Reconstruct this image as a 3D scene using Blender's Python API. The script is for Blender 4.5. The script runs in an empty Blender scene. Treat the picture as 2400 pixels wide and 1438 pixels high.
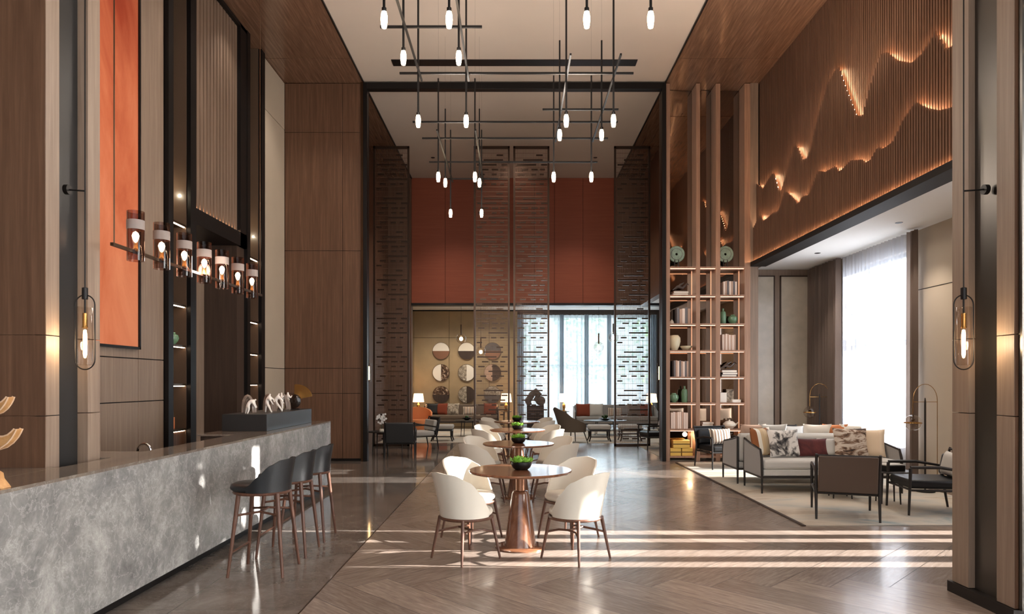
import bpy, bmesh, math, random
from math import sin, cos, pi, radians as R
from mathutils import Vector, Matrix
random.seed(7)
S = bpy.context.scene
COL = S.collection
# ------------------------------------------------------------------ camera
cd = bpy.data.cameras.new('camera'); cam = bpy.data.objects.new('camera', cd); COL.objects.link(cam)
cam.location = (0, 0, 1.6); cam.rotation_euler = (R(90), 0, 0)
cd.sensor_width = 36; cd.lens = 24; cd.shift_x = -5/2400; cd.shift_y = 176/2400
cd.clip_start = .05; cd.clip_end = 200
S.camera = cam
S.view_settings.view_transform = 'Standard'; S.view_settings.look = 'None'
S.view_settings.gamma = 1; S.view_settings.use_curve_mapping = False
S.view_settings.exposure = 0.55
# ------------------------------------------------------------------ world and sun
w = bpy.data.worlds.new('world'); S.world = w; w.use_nodes = True
wn = w.node_tree; wb = wn.nodes['Background']
tc = wn.nodes.new('ShaderNodeTexCoord'); sx = wn.nodes.new('ShaderNodeSeparateXYZ'); cr = wn.nodes.new('ShaderNodeValToRGB')
wn.links.new(tc.outputs['Generated'], sx.inputs[0]); wn.links.new(sx.outputs['Z'], cr.inputs[0]); wn.links.new(cr.outputs[0], wb.inputs[0])
cr.color_ramp.elements[0].position = 0.0; cr.color_ramp.elements[0].color = (.78, .83, .86, 1)
cr.color_ramp.elements[1].position = .6; cr.color_ramp.elements[1].color = (.62, .76, 1, 1)
wb.inputs[1].default_value = 1.0
def light(kind, name, loc, energy, color=(1, 1, 1), direction=None, **k):
    l = bpy.data.lights.new(name, kind); o = bpy.data.objects.new(name, l); COL.objects.link(o)
    o.location = loc; l.energy = energy; l.color = color
    if direction: o.rotation_euler = Vector(direction).to_track_quat('-Z', 'Y').to_euler()
    for a, b in k.items(): setattr(l, a, b)
    return o
SE = R(16.5)
light('SUN', 'sun', (20, 7, 8), 36, (1, .93, .84), (-cos(SE), 0.0, -sin(SE)), angle=R(.5))
# daylight of the sky coming in at the glazed openings, plus an added side fill
light('AREA', 'daylight_alcove', (6.75, 11.9, 2.2), 130, (.86, .93, 1), (-1, 0, 0), shape='RECTANGLE', size=2.3, size_y=3.1)
light('AREA', 'daylight_front_alcove', (6.75, 6.65, 2.2), 60, (.9, .95, 1), (-1, 0, 0), shape='RECTANGLE', size=1.6, size_y=3.1)
light('AREA', 'daylight_far_window', (2.6, 25.2, 2.2), 220, (.8, .92, 1), (0, -1, 0), shape='RECTANGLE', size=4.6, size_y=3.8)
light('AREA', 'side_window_fill', (6.9, .6, 2.4), 750, (.95, .97, 1), (-1, 0, 0), shape='RECTANGLE', size=6.4, size_y=4)  # added fill for the bar front, shining through an invented side window
light('AREA', 'daylight_entrance', (0.3, -3.7, 3.2), 130, (1, .95, .9), (0, 1, 0), shape='RECTANGLE', size=6.5, size_y=5.6)
# ------------------------------------------------------------------ materials
def lin(c): return tuple(((x/255)/12.92 if x/255 <= .04045 else ((x/255+.055)/1.055)**2.4) for x in c)+(1,)
MATS = {}
def mat(name, col, rough=.5, metal=0, emit=0, ecol=None, trans=0, ior=1.45, coat=0, spec=.5, var=0, vscale=6, bump=0, bscale=60, alpha=1, sheen=0):
    m = bpy.data.materials.new(name); m.use_nodes = True; nt = m.node_tree; b = nt.nodes['Principled BSDF']
    c = lin(col)
    b.inputs['Base Color'].default_value = c; b.inputs['Roughness'].default_value = rough; b.inputs['Metallic'].default_value = metal
    b.inputs['IOR'].default_value = ior; b.inputs['Coat Weight'].default_value = coat; b.inputs['Coat Roughness'].default_value = .08
    b.inputs['Specular IOR Level'].default_value = spec; b.inputs['Transmission Weight'].default_value = trans
    b.inputs['Alpha'].default_value = alpha; b.inputs['Sheen Weight'].default_value = sheen
    if emit:
        b.inputs['Emission Color'].default_value = lin(ecol or col); b.inputs['Emission Strength'].default_value = emit
    t = nt.nodes.new('ShaderNodeTexCoord')
    if var:
        n = nt.nodes.new('ShaderNodeTexNoise'); n.inputs['Scale'].default_value = vscale; n.inputs['Detail'].default_value = 5
        nt.links.new(t.outputs['Object'], n.inputs['Vector'])
        h = nt.nodes.new('ShaderNodeMapRange'); h.inputs['From Min'].default_value = .3; h.inputs['From Max'].default_value = .7
        h.inputs['To Min'].default_value = 1-var; h.inputs['To Max'].default_value = 1+var
        nt.links.new(n.outputs[0], h.inputs[0])
        mx = nt.nodes.new('ShaderNodeVectorMath'); mx.operation = 'SCALE'; mx.inputs[0].default_value = c[:3]
        nt.links.new(h.outputs[0], mx.inputs['Scale']); nt.links.new(mx.outputs[0], b.inputs['Base Color'])
    if bump:
        n = nt.nodes.new('ShaderNodeTexNoise'); n.inputs['Scale'].default_value = bscale; n.inputs['Detail'].default_value = 3
        nt.links.new(t.outputs['Object'], n.inputs['Vector'])
        bp = nt.nodes.new('ShaderNodeBump'); bp.inputs['Strength'].default_value = bump; bp.inputs['Distance'].default_value = .01
        nt.links.new(n.outputs[0], bp.inputs['Height']); nt.links.new(bp.outputs[0], b.inputs['Normal'])
    MATS[name] = m
    return m
def ramp(nt, fac, stops):
    r = nt.nodes.new('ShaderNodeValToRGB'); e = r.color_ramp.elements
    while len(e) < len(stops): e.new(.5)
    for i, (p, c) in enumerate(stops): e[i].position = p; e[i].color = lin(c)
    nt.links.new(fac, r.inputs[0]); return r
def tex(nt, kind, scale, vec, **k):
    n = nt.nodes.new(kind)
    n.inputs['Scale'].default_value = scale
    for a, b in k.items(): n.inputs[a].default_value = b
    nt.links.new(vec, n.inputs['Vector']); return n
def mapped(nt, scale, coord='Object', rot=(0, 0, 0)):
    t = nt.nodes.new('ShaderNodeTexCoord'); mp = nt.nodes.new('ShaderNodeMapping'); mp.inputs['Scale'].default_value = scale
    mp.inputs['Rotation'].default_value = rot
    nt.links.new(t.outputs[coord], mp.inputs['Vector']); return mp.outputs[0]
def wood(name, c1, c2, rough=.4, scale=(9, 9, .35), coord='Object', coat=0, rot=(0, 0, 0), stripe=0):
    m = mat(name, c1, rough, coat=coat); nt = m.node_tree; b = nt.nodes['Principled BSDF']
    v = mapped(nt, scale, coord, rot)
    n = tex(nt, 'ShaderNodeTexNoise', 3.0, v, Detail=8, Roughness=.65, Distortion=.3)
    r = ramp(nt, n.outputs[0], [(.3, c1), (.52, tuple((a+b_)/2 for a, b_ in zip(c1, c2))), (.7, c2)])
    nt.links.new(r.outputs[0], b.inputs['Base Color'])
    bp = nt.nodes.new('ShaderNodeBump'); bp.inputs['Strength'].default_value = .08; bp.inputs['Distance'].default_value = .004
    nt.links.new(n.outputs[0], bp.inputs['Height']); nt.links.new(bp.outputs[0], b.inputs['Normal'])
    return m
wood('walnut_panel', (85, 59, 42), (116, 85, 64), .45)
wood('mid_panel', (108, 88, 73), (134, 112, 94), .6)
wood('led_tinted_panel', (146, 112, 92), (182, 146, 122), .35)  # shelving wood with the warm LED glow put into its colour
wood('greige_panel', (124, 105, 90), (150, 130, 113), .5)
wood('slat_wood', (92, 66, 50), (124, 92, 72), .45)
wood('ceiling_wood', (98, 72, 56), (140, 108, 86), .2, scale=(9, .5, 1), coat=.35)
wood('dark_wood', (58, 44, 36), (74, 58, 48), .5)
wood('chair_wood', (74, 46, 33), (104, 68, 50), .42, scale=(20, 20, 2))
wood('table_wood', (96, 60, 42), (144, 98, 70), .18, scale=(2, 14, 2), coat=.4)
wood('black_wood', (30, 26, 24), (46, 40, 37), .4, scale=(20, 20, 2))
wood('orange_panel', (146, 72, 46), (158, 82, 54), .55, scale=(.4, .4, 9))
wood('gold_wood', (178, 128, 78), (206, 158, 104), .5, scale=(9, 9, 9))
wood('pale_edge_wood', (205, 168, 135), (222, 188, 156), .5, scale=(9, 9, 9))
mat('beige_plaster', (186, 172, 152), .6, var=.03, vscale=2)
mat('ceiling_white', (214, 200, 186), .85, var=.02, vscale=1)
mat('alcove_white', (226, 224, 220), .8)
mat('gold_panel', (168, 146, 112), .5, var=.06, vscale=3)
mat('fabric_panel', (190, 178, 160), .22, var=.08, vscale=5, bump=.15, bscale=120, coat=.3)
mat('black_metal', (26, 23, 22), .42, metal=.4)
mat('groove', (22, 17, 14), .7)
mat('bronze', (92, 72, 54), .3, metal=.85, var=.1, vscale=3)
mat('dark_bronze', (72, 56, 46), .35, metal=.7)
mat('brushed_metal', (92, 88, 84), .3, metal=.9, var=.05, vscale=1)
mat('screen_mesh', (120, 94, 78), .4, metal=.5)
mat('mirror', (150, 132, 118), .03, metal=1)
mat('dark_gloss', (40, 31, 25), .12, coat=.5)
mat('niche_back', (92, 74, 60), .3, coat=.3)
mat('charcoal', (46, 46, 46), .35, metal=.2)
mat('brass', (190, 146, 84), .25, metal=.9)
mat('copper', (150, 108, 84), .35, metal=.8)
mat('cream_leather', (212, 204, 189), .45, bump=.05, bscale=200)
mat('black_leather', (22, 23, 25), .4, bump=.08, bscale=200)
mat('grey_fabric', (150, 148, 146), .85, bump=.1, bscale=300, sheen=.3)
mat('light_fabric', (196, 194, 188), .85, bump=.1, bscale=300)
mat('taupe_fabric', (112, 98, 86), .9, bump=.1, bscale=300)
mat('brown_leather', (84, 68, 57), .45, bump=.08, bscale=150)
mat('olive_fabric', (118, 108, 94), .85)
mat('orange_fabric', (206, 130, 84), .8)
mat('rust_fabric', (132, 62, 40), .85)
mat('white_ceramic', (236, 228, 212), .25)
mat('cream_ceramic', (214, 202, 170), .35)
mat('green_glaze', (104, 140, 108), .22, coat=.5, var=.15)
mat('celadon', (132, 152, 134), .4, var=.2, vscale=20)
mat('book_white', (232, 212, 196), .7)
mat('book_beige', (188, 158, 138), .7)
mat('book_grey', (112, 108, 108), .7)
mat('paper', (240, 234, 222), .8)
mat('gold_box', (222, 184, 92), .4)
mat('leaf', (118, 168, 58), .4, var=.35, vscale=30)
mat('dark_leaf', (44, 74, 30), .5, var=.3, vscale=30)
mat('petal', (246, 243, 238), .5)
mat('stone_grey', (98, 94, 92), .8, var=.2, vscale=8, bump=.5, bscale=20)
mat('white_stone', (232, 226, 218), .35, var=.05)
mat('smoke_stone', (150, 132, 120), .15, trans=.4, var=.2, vscale=10)
mat('chrome', (210, 210, 210), .1, metal=1)
mat('bulb_glow', (255, 236, 205), .4, emit=16, ecol=(255, 226, 186))
mat('bulb_glow_soft', (255, 226, 180), .4, emit=14, ecol=(255, 205, 140))
mat('led_warm', (255, 196, 140), .4, emit=60, ecol=(255, 204, 158))
mat('led_side', (255, 206, 170), .4, emit=.9, ecol=(255, 190, 150))
mat('led_shelf', (255, 206, 170), .4, emit=2.6, ecol=(255, 196, 160))
mat('led_niche', (255, 226, 196), .4, emit=8, ecol=(255, 222, 190))
mat('shade_glow', (250, 226, 200), .7, emit=1.6, ecol=(255, 214, 176))
mat('frosted', (168, 156, 150), .8, alpha=.72)
mat('window_frame', (96, 104, 110), .4, metal=.4)
mat('plinth', (44, 40, 38), .4, metal=.5)
mat('rock', (84, 74, 70), .3, coat=.4)
def glass(name, col, a=.18, rough=.02):
    m = bpy.data.materials.new(name); m.use_nodes = True; nt = m.node_tree; nt.nodes.clear()
    o = nt.nodes.new('ShaderNodeOutputMaterial'); mx = nt.nodes.new('ShaderNodeMixShader'); tr = nt.nodes.new('ShaderNodeBsdfTransparent')
    g = nt.nodes.new('ShaderNodeBsdfGlossy'); g.inputs['Roughness'].default_value = rough; tr.inputs[0].default_value = lin(col)
    lw = nt.nodes.new('ShaderNodeLayerWeight'); lw.inputs[0].default_value = a
    nt.links.new(lw.outputs['Facing'], mx.inputs[0]); nt.links.new(tr.outputs[0], mx.inputs[1]); nt.links.new(g.outputs[0], mx.inputs[2]); nt.links.new(mx.outputs[0], o.inputs[0])
    MATS[name] = m
glass('clear_glass', (244, 240, 236), .12); glass('smoke_glass', (190, 165, 155), .3); glass('pane_glass', (250, 252, 255), .1)
def sheer(name, col, tr_amt, col2=None):
    m = bpy.data.materials.new(name); m.use_nodes = True; nt = m.node_tree; nt.nodes.clear()
    o = nt.nodes.new('ShaderNodeOutputMaterial'); mx = nt.nodes.new('ShaderNodeMixShader'); mx2 = nt.nodes.new('ShaderNodeMixShader')
    tr = nt.nodes.new('ShaderNodeBsdfTransparent'); tl = nt.nodes.new('ShaderNodeBsdfTranslucent'); df = nt.nodes.new('ShaderNodeBsdfDiffuse')
    tl.inputs[0].default_value = lin(col); df.inputs[0].default_value = lin(col2 or col); mx.inputs[0].default_value = .45; mx2.inputs[0].default_value = tr_amt
    nt.links.new(tl.outputs[0], mx.inputs[1]); nt.links.new(df.outputs[0], mx.inputs[2]); nt.links.new(mx.outputs[0], mx2.inputs[1]); nt.links.new(tr.outputs[0], mx2.inputs[2]); nt.links.new(mx2.outputs[0], o.inputs[0])
    MATS[name] = m
sheer('sheer_side', (245, 244, 242), .0); sheer('sheer_white', (176, 178, 184), .34, (214, 212, 214)); sheer('sheer_blue', (222, 230, 230), .36); sheer('drape_taupe', (142, 126, 116), .0); sheer('drape_blue', (122, 128, 134), .05)
# marble of the bar
def marble(name, cs, scale, rough, vein=(176, 172, 164), tile=0, dist=1.1):
    m = mat(name, cs[0], rough); nt = m.node_tree; b = nt.nodes['Principled BSDF']
    v = mapped(nt, (1, 1, 1))
    n = tex(nt, 'ShaderNodeTexNoise', scale, v, Detail=12, Roughness=.8, Distortion=dist)
    r = ramp(nt, n.outputs[0], [(.3, cs[0]), (.5, cs[1]), (.7, cs[2])])
    n2 = tex(nt, 'ShaderNodeTexNoise', scale*3.2, v, Detail=8, Roughness=.6, Distortion=dist)
    ma = nt.nodes.new('ShaderNodeMath'); ma.operation = 'SUBTRACT'; ma.inputs[1].default_value = .5; nt.links.new(n2.outputs[0], ma.inputs[0])
    ab = nt.nodes.new('ShaderNodeMath'); ab.operation = 'ABSOLUTE'; nt.links.new(ma.outputs[0], ab.inputs[0])
    mr = nt.nodes.new('ShaderNodeMapRange'); mr.inputs['From Max'].default_value = .022; mr.inputs['To Min'].default_value = .28; mr.inputs['To Max'].default_value = 0; nt.links.new(ab.outputs[0], mr.inputs[0])
    mx = nt.nodes.new('ShaderNodeMix'); mx.data_type = 'RGBA'; nt.links.new(mr.outputs[0], mx.inputs['Factor']); nt.links.new(r.outputs[0], mx.inputs['A']); mx.inputs['B'].default_value = lin(vein)
    last = mx.outputs['Result']
    if tile:
        bk = nt.nodes.new('ShaderNodeTexBrick'); bk.offset = 0; bk.inputs['Scale'].default_value = 1; bk.inputs['Brick Width'].default_value = tile; bk.inputs['Row Height'].default_value = tile
        bk.inputs['Mortar Size'].default_value = .003; bk.inputs['Color1'].default_value = (1, 1, 1, 1); bk.inputs['Color2'].default_value = (.9, .9, .9, 1); bk.inputs['Mortar'].default_value = (.45, .45, .45, 1)
        nt.links.new(v, bk.inputs['Vector'])
        m2 = nt.nodes.new('ShaderNodeMix'); m2.data_type = 'RGBA'; m2.blend_type = 'MULTIPLY'; m2.inputs['Factor'].default_value = 1
        nt.links.new(last, m2.inputs['A']); nt.links.new(bk.outputs[0], m2.inputs['B']); last = m2.outputs['Result']
    nt.links.new(last, b.inputs['Base Color'])
marble('bar_marble', [(98, 97, 96), (138, 136, 133), (184, 181, 176)], 2.6, .25, (204, 201, 196), dist=.3)
marble('top_marble', [(96, 86, 78), (116, 105, 95), (134, 122, 110)], 2.2, .07)
marble('floor_marble', [(88, 80, 73), (112, 103, 96), (136, 127, 119)], 2.6, .08, (150, 140, 128), tile=1.2, dist=.6)
# herringbone plank material: colour attribute + UV grain
m = mat('plank', (120, 90, 70), .27); nt = m.node_tree; b = nt.nodes['Principled BSDF']
b.inputs['Coat Weight'].default_value = .15
at_ = nt.nodes.new('ShaderNodeAttribute'); at_.attribute_name = 'tone'
v = mapped(nt, (3, 26, 1), 'UV'); n = tex(nt, 'ShaderNodeTexNoise', 1.6, v, Detail=7, Roughness=.65, Distortion=.4)
r = ramp(nt, n.outputs[0], [(.3, (116, 102, 92)), (.55, (138, 123, 112)), (.75, (157, 143, 133))])
vm = nt.nodes.new('ShaderNodeVectorMath'); vm.operation = 'MULTIPLY'; nt.links.new(r.outputs[0], vm.inputs[0]); nt.links.new(at_.outputs['Color'], vm.inputs[1]); nt.links.new(vm.outputs[0], b.inputs['Base Color'])
# rug
m = mat('rug', (170, 160, 145), .95); nt = m.node_tree; b = nt.nodes['Principled BSDF']
v = mapped(nt, (.55, 1.1, 1)); n = tex(nt, 'ShaderNodeTexNoise', 1.1, v, Detail=7, Roughness=.62, Distortion=1.2)
r = ramp(nt, n.outputs[0], [(.3, (142, 156, 158)), (.4, (186, 182, 172)), (.52, (200, 190, 174)), (.62, (176, 162, 144)), (.74, (212, 210, 202))])
nt.links.new(r.outputs[0], b.inputs['Base Color'])
# orange painting
m = mat('painting', (220, 110, 60), .9, spec=.1); nt = m.node_tree; b = nt.nodes['Principled BSDF']
v = mapped(nt, (1, .6, .22)); n = tex(nt, 'ShaderNodeTexNoise', 1.3, v, Detail=9, Roughness=.6, Distortion=.8)
gr = nt.nodes.new('ShaderNodeSeparateXYZ'); t = nt.nodes.new('ShaderNodeTexCoord'); nt.links.new(t.outputs['Object'], gr.inputs[0])
mr = nt.nodes.new('ShaderNodeMapRange'); mr.inputs['From Min'].default_value = 2.; mr.inputs['From Max'].default_value = 7.5; mr.inputs['To Min'].default_value = -.18; mr.inputs['To Max'].default_value = .22; nt.links.new(gr.outputs['Z'], mr.inputs[0])
ad = nt.nodes.new('ShaderNodeMath'); nt.links.new(n.outputs[0], ad.inputs[0]); nt.links.new(mr.outputs[0], ad.inputs[1])
r = ramp(nt, ad.outputs[0], [(.28, (216, 138, 102)), (.46, (194, 108, 74)), (.62, (160, 70, 46)), (.78, (132, 48, 34))]); nt.links.new(r.outputs[0], b.inputs['Base Color'])
def ramp_mat(name, stops, scale, vec=(1, 1, 1), rough=.8, dist=1.):
    m = mat(name, stops[0][1], rough); nt = m.node_tree
    n = tex(nt, 'ShaderNodeTexNoise', scale, mapped(nt, vec), Detail=6, Roughness=.6, Distortion=dist)
    r = ramp(nt, n.outputs[0], stops); nt.links.new(r.outputs[0], nt.nodes['Principled BSDF'].inputs['Base Color'])
ramp_mat('ink_fabric', [(.38, (40, 40, 44)), (.46, (128, 124, 120)), (.52, (226, 222, 216)), (.9, (236, 232, 226))], 5)
ramp_mat('ink_beige_fabric', [(.36, (48, 38, 36)), (.46, (132, 104, 84)), (.54, (206, 194, 180)), (.9, (222, 212, 198))], 5, (1, 1, 2.5))
ramp_mat('brown_marble', [(.4, (52, 36, 28)), (.55, (110, 84, 64)), (.62, (190, 170, 150))], 4, dist=3)
ramp_mat('mottled_marble', [(.35, (92, 84, 76)), (.5, (168, 156, 138)), (.65, (210, 200, 184))], 6, dist=2)
ramp_mat('maroon_fabric', [(.4, (80, 36, 38)), (.6, (104, 50, 48))], 4)
def stripes(name, cols, freq, axis=0):
    m = mat(name, cols[0], .8); nt = m.node_tree
    t = nt.nodes.new('ShaderNodeTexCoord'); s_ = nt.nodes.new('ShaderNodeSeparateXYZ'); nt.links.new(t.outputs['Object'], s_.inputs[0])
    mu = nt.nodes.new('ShaderNodeMath'); mu.operation = 'MULTIPLY'; mu.inputs[1].default_value = freq; nt.links.new(s_.outputs[axis], mu.inputs[0])
    fr = nt.nodes.new('ShaderNodeMath'); fr.operation = 'FRACT'; nt.links.new(mu.outputs[0], fr.inputs[0])
    r = ramp(nt, fr.outputs[0], [(i/len(cols), c) for i, c in enumerate(cols)]); r.color_ramp.interpolation = 'CONSTANT'
    nt.links.new(r.outputs[0], nt.nodes['Principled BSDF'].inputs['Base Color'])
stripes('stripe_fabric', [(214, 190, 152), (150, 92, 52), (238, 230, 214), (206, 178, 138)], 3.2)
stripes('plaid_fabric', [(226, 214, 196), (120, 104, 92), (232, 222, 206), (150, 120, 100)], 9)
stripes('triangle_fabric', [(226, 204, 176), (232, 212, 186), (190, 132, 52), (226, 204, 176)], 2.0)
M = MATS
# ------------------------------------------------------------------ mesh helpers
class MB:
    def __init__(s): s.v = []; s.f = []; s.sm = []; s.mi = []; s.cur = 0
    def add(s, vs, fs, sm=False):
        o = len(s.v); s.v += [tuple(x) for x in vs]; s.f += [tuple(i+o for i in f) for f in fs]; s.sm += [sm]*len(fs); s.mi += [s.cur]*len(fs); return s
    def box(s, x0, x1, y0, y1, z0, z1, rot=None, piv=None):
        vs = [Vector(p) for p in [(x0, y0, z0), (x1, y0, z0), (x1, y1, z0), (x0, y1, z0), (x0, y0, z1), (x1, y0, z1), (x1, y1, z1), (x0, y1, z1)]]
        if rot:
            c = Vector(piv) if piv else sum(vs, Vector())/8
            vs = [rot @ (p-c)+c for p in vs]
        return s.add(vs, [(0, 3, 2, 1), (4, 5, 6, 7), (0, 1, 5, 4), (1, 2, 6, 5), (2, 3, 7, 6), (3, 0, 4, 7)])
    def tube(s, pts, r, n=10, cap=True, closed=False):
        pts = [Vector(p) for p in pts]; k = len(pts); rs = r if isinstance(r, (list, tuple)) else [r]*k
        vs = []; up = None
        for i, p in enumerate(pts):
            if closed: d = pts[(i+1) % k]-pts[i-1]
            else: d = pts[min(i+1, k-1)]-pts[max(i-1, 0)]
            d.normalize()
            if up is None: up = Vector((0, 0, 1)) if abs(d.z) < .9 else Vector((1, 0, 0))
            a = d.cross(up); a.normalize(); b_ = d.cross(a); b_.normalize(); up = -b_ if b_.dot(up) < 0 else b_
            a = d.cross(up).normalized(); b_ = up
            for j in range(n):
                t_ = 2*pi*j/n; vs.append(p+(a*cos(t_)+b_*sin(t_))*rs[i])
        fs = []
        for i in range(k if closed else k-1):
            i2 = (i+1) % k
            for j in range(n): fs.append((i*n+j, i*n+(j+1) % n, i2*n+(j+1) % n, i2*n+j))
        if cap and not closed: fs += [tuple(range(n-1, -1, -1)), tuple((k-1)*n+j for j in range(n))]
        return s.add(vs, fs, True)
    def lathe(s, prof, c=(0, 0, 0), n=24, sx=1, sy=1, ax='z'):
        vs = []
        for r_, z in prof:
            for j in range(n):
                t_ = 2*pi*j/n; p = (r_*cos(t_)*sx, r_*sin(t_)*sy, z)
                if ax == 'y': p = (p[0], z, p[1])
                if ax == 'x': p = (z, p[0], p[1])
                vs.append((c[0]+p[0], c[1]+p[1], c[2]+p[2]))
        fs = []
        k = len(prof)
        for i in range(k-1):
            for j in range(n): fs.append((i*n+j, i*n+(j+1) % n, (i+1)*n+(j+1) % n, (i+1)*n+j))
        return s.add(vs, fs, True)
    def ball(s, c, r, sz=1, n=14, m=8, sx=1, sy=1):
        return s.lathe([(max(r*sin(pi*i/m), 1e-4), -r*sz*cos(pi*i/m)) for i in range(m+1)], c, n, sx, sy)
    def prism(s, pts, axis, a, b_, sm=False):
        n = len(pts)
        def P(p, q):
            return (q, p[0], p[1]) if axis == 'x' else (p[0], q, p[1]) if axis == 'y' else (p[0], p[1], q)
        vs = [P(p, a) for p in pts]+[P(p, b_) for p in pts]
        return s.add(vs, [tuple(range(n)), tuple(range(2*n-1, n-1, -1))]+[(i, (i+1) % n, n+(i+1) % n, n+i) for i in range(n)], sm)
    def build(s, name, m_, parent=None, bevel=0, seg=2, subs=0, solid=0, recalc=True, auto=True):
        me = bpy.data.meshes.new(name); me.from_pydata(s.v, [], s.f)
        me.polygons.foreach_set('use_smooth', s.sm if not bevel else [True]*len(s.f))
        if any(s.mi): me.polygons.foreach_set('material_index', s.mi)
        if recalc:
            bm = bmesh.new(); bm.from_mesh(me); bmesh.ops.remove_doubles(bm, verts=bm.verts, dist=1e-6); bmesh.ops.recalc_face_normals(bm, faces=bm.faces); bm.to_mesh(me); bm.free()
        for q_ in (m_ if isinstance(m_, (list, tuple)) else [m_]): me.materials.append(M[q_])
        if any(s.sm) or bevel:
            try: me.set_sharp_from_angle(angle=R(42))
            except Exception: pass
        o = bpy.data.objects.new(name, me); COL.objects.link(o)
        if parent: o.parent = parent
        if solid: q = o.modifiers.new('s', 'SOLIDIFY'); q.thickness = solid; q.offset = 0
        if bevel: q = o.modifiers.new('b', 'BEVEL'); q.width = bevel; q.segments = seg; q.limit_method = 'ANGLE'
        if subs: q = o.modifiers.new('u', 'SUBSURF'); q.levels = subs; q.render_levels = subs
        return o
def thing(name, label, cat, loc=(0, 0, 0), rz=0, group=None):
    o = bpy.data.objects.new(name, None); COL.objects.link(o); o.empty_display_size = .1
    o.location = loc; o.rotation_euler = (0, 0, rz); o['label'] = label; o['category'] = cat
    if group: o['group'] = group
    return o
def tag(o, label, cat, group=None, loc=None, rz=None):
    o['label'] = label; o['category'] = cat
    if group: o['group'] = group
    if loc: o.location = loc
    if rz is not None: o.rotation_euler = (0, 0, rz)
    return o
def struct(o): o['kind'] = 'structure'; return o
def dup(root, loc, rz=None, label=None, group=None):
    r_ = root.copy(); COL.objects.link(r_); r_.location = loc
    if rz is not None: r_.rotation_euler = (0, 0, rz)
    if label: r_['label'] = label
    if group: r_['group'] = group
    def rec(a, b_):
        for ch in list(a.children):
            c = ch.copy(); COL.objects.link(c); c.parent = b_; rec(ch, c)
    rec(root, r_)
    return r_
def B(x0, x1, y0, y1, z0, z1): return MB().box(x0, x1, y0, y1, z0, z1)
def wallbox(name, m_, *a, parent=None): return struct(B(*a).build(name, m_, parent)) if parent is None else B(*a).build(name, m_, parent)
CZ = 7.68
# ------------------------------------------------------------------ floors
struct(B(-6, -1.49, -4, 25, -.1, 0).build('floor', 'floor_marble'))
struct(B(-1.49, 7, -4, 25, -.1, -.004).build('floor', 'groove'))
def clip(poly, ax, val, keep_gt):
    out = []
    for i in range(len(poly)):
        a, b_ = poly[i-1], poly[i]; ia = (a[ax] >= val) == keep_gt; ib = (b_[ax] >= val) == keep_gt
        if ia != ib:
            t_ = (val-a[ax])/(b_[ax]-a[ax]); out.append(tuple(a[k]+(b_[k]-a[k])*t_ for k in range(4)))
        if ib: out.append(b_)
    return out
def herring():
    L, W, g = 1.65, .33, .0022; cs = cos(R(45)); sn = sin(R(45)); V = []; F = []; UV = []; T = []
    def rect(x, y, lx, ly):
        p = [(x+g, y+g), (x+lx-g, y+g), (x+lx-g, y+ly-g), (x+g, y+ly-g)]
        o1, o2 = random.random()*9, random.random()*9
        uv = [((a-x)+o1, (b_-y)+o2) if lx > ly else ((b_-y)+o1, (a-x)+o2) for a, b_ in p]
        poly = [(a*cs-b_*sn+2, a*sn+b_*cs+10, u, v_) for (a, b_), (u, v_) in zip(p, uv)]
        for ax, val, kg in ((0, -1.487, True), (0, 7, False), (1, -4, True), (1, 25, False)):
            poly = clip(poly, ax, val, kg)
            if not poly: return
        i0 = len(V); V.extend((q[0], q[1], 0) for q in poly); F.append(tuple(range(i0, i0+len(poly)))); UV.extend((q[2], q[3]) for q in poly); T.append(random.uniform(.82, 1.12))
    for i in range(-75, 76):
        for j in range(-16, 17):
            ox, oy = i*W+j*L, -i*W+j*L
            X, Y = ox*cs-oy*sn+2, ox*sn+oy*cs+10
            if -4 < X < 9.5 and -6.5 < Y < 27.5: rect(ox, oy, L, W); rect(ox-W, oy+W-L, W, L)
    me = bpy.data.meshes.new('floor'); me.from_pydata(V, [], F); me.materials.append(M['plank'])
    uvl = me.uv_layers.new(name='uv')
    for i, u in enumerate(UV): uvl.data[i].uv = u
    ca = me.color_attributes.new('tone', 'FLOAT_COLOR', 'CORNER'); k = 0
    for p, t_ in zip(me.polygons, T):
        for _ in p.loop_indices: ca.data[k].color = (t_, t_, t_, 1); k += 1
    o = bpy.data.objects.new('floor', me); COL.objects.link(o); struct(o)
    if me.polygons[0].normal.z < 0: me.flip_normals()
herring()
struct(B(-1.495, -1.485, -4, 25, -.001, .002).build('trim_1', 'bronze'))
# ------------------------------------------------------------------ ceilings
struct(B(-3.04, 3.06, -4, 20.4, CZ, CZ+.2).build('ceiling', 'ceiling_white'))
def soffit(x0, x1, y0, y1):
    mb = MB(); y = y0
    while y < y1: mb.box(x0, x1, y, min(y+2.38, y1), CZ-.02, CZ+.2); y += 2.4
    return struct(mb.build('ceiling', 'ceiling_wood'))
soffit(-4.9, -3.055, -4, 20.4); soffit(3.075, 6.6, -4, 20.4)
for x in (-3.05, 3.065): struct(B(x-.012, x+.012, -4, 20.4, CZ-.03, CZ+.1).build('trim_2', 'black_metal'))
struct(B(-6.2, 7.2, -4.2, 25, CZ+.22, CZ+.32).build('ceiling', 'dark_wood'))  # unseen roof slab, added to keep sun out of the soffit joints
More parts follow.
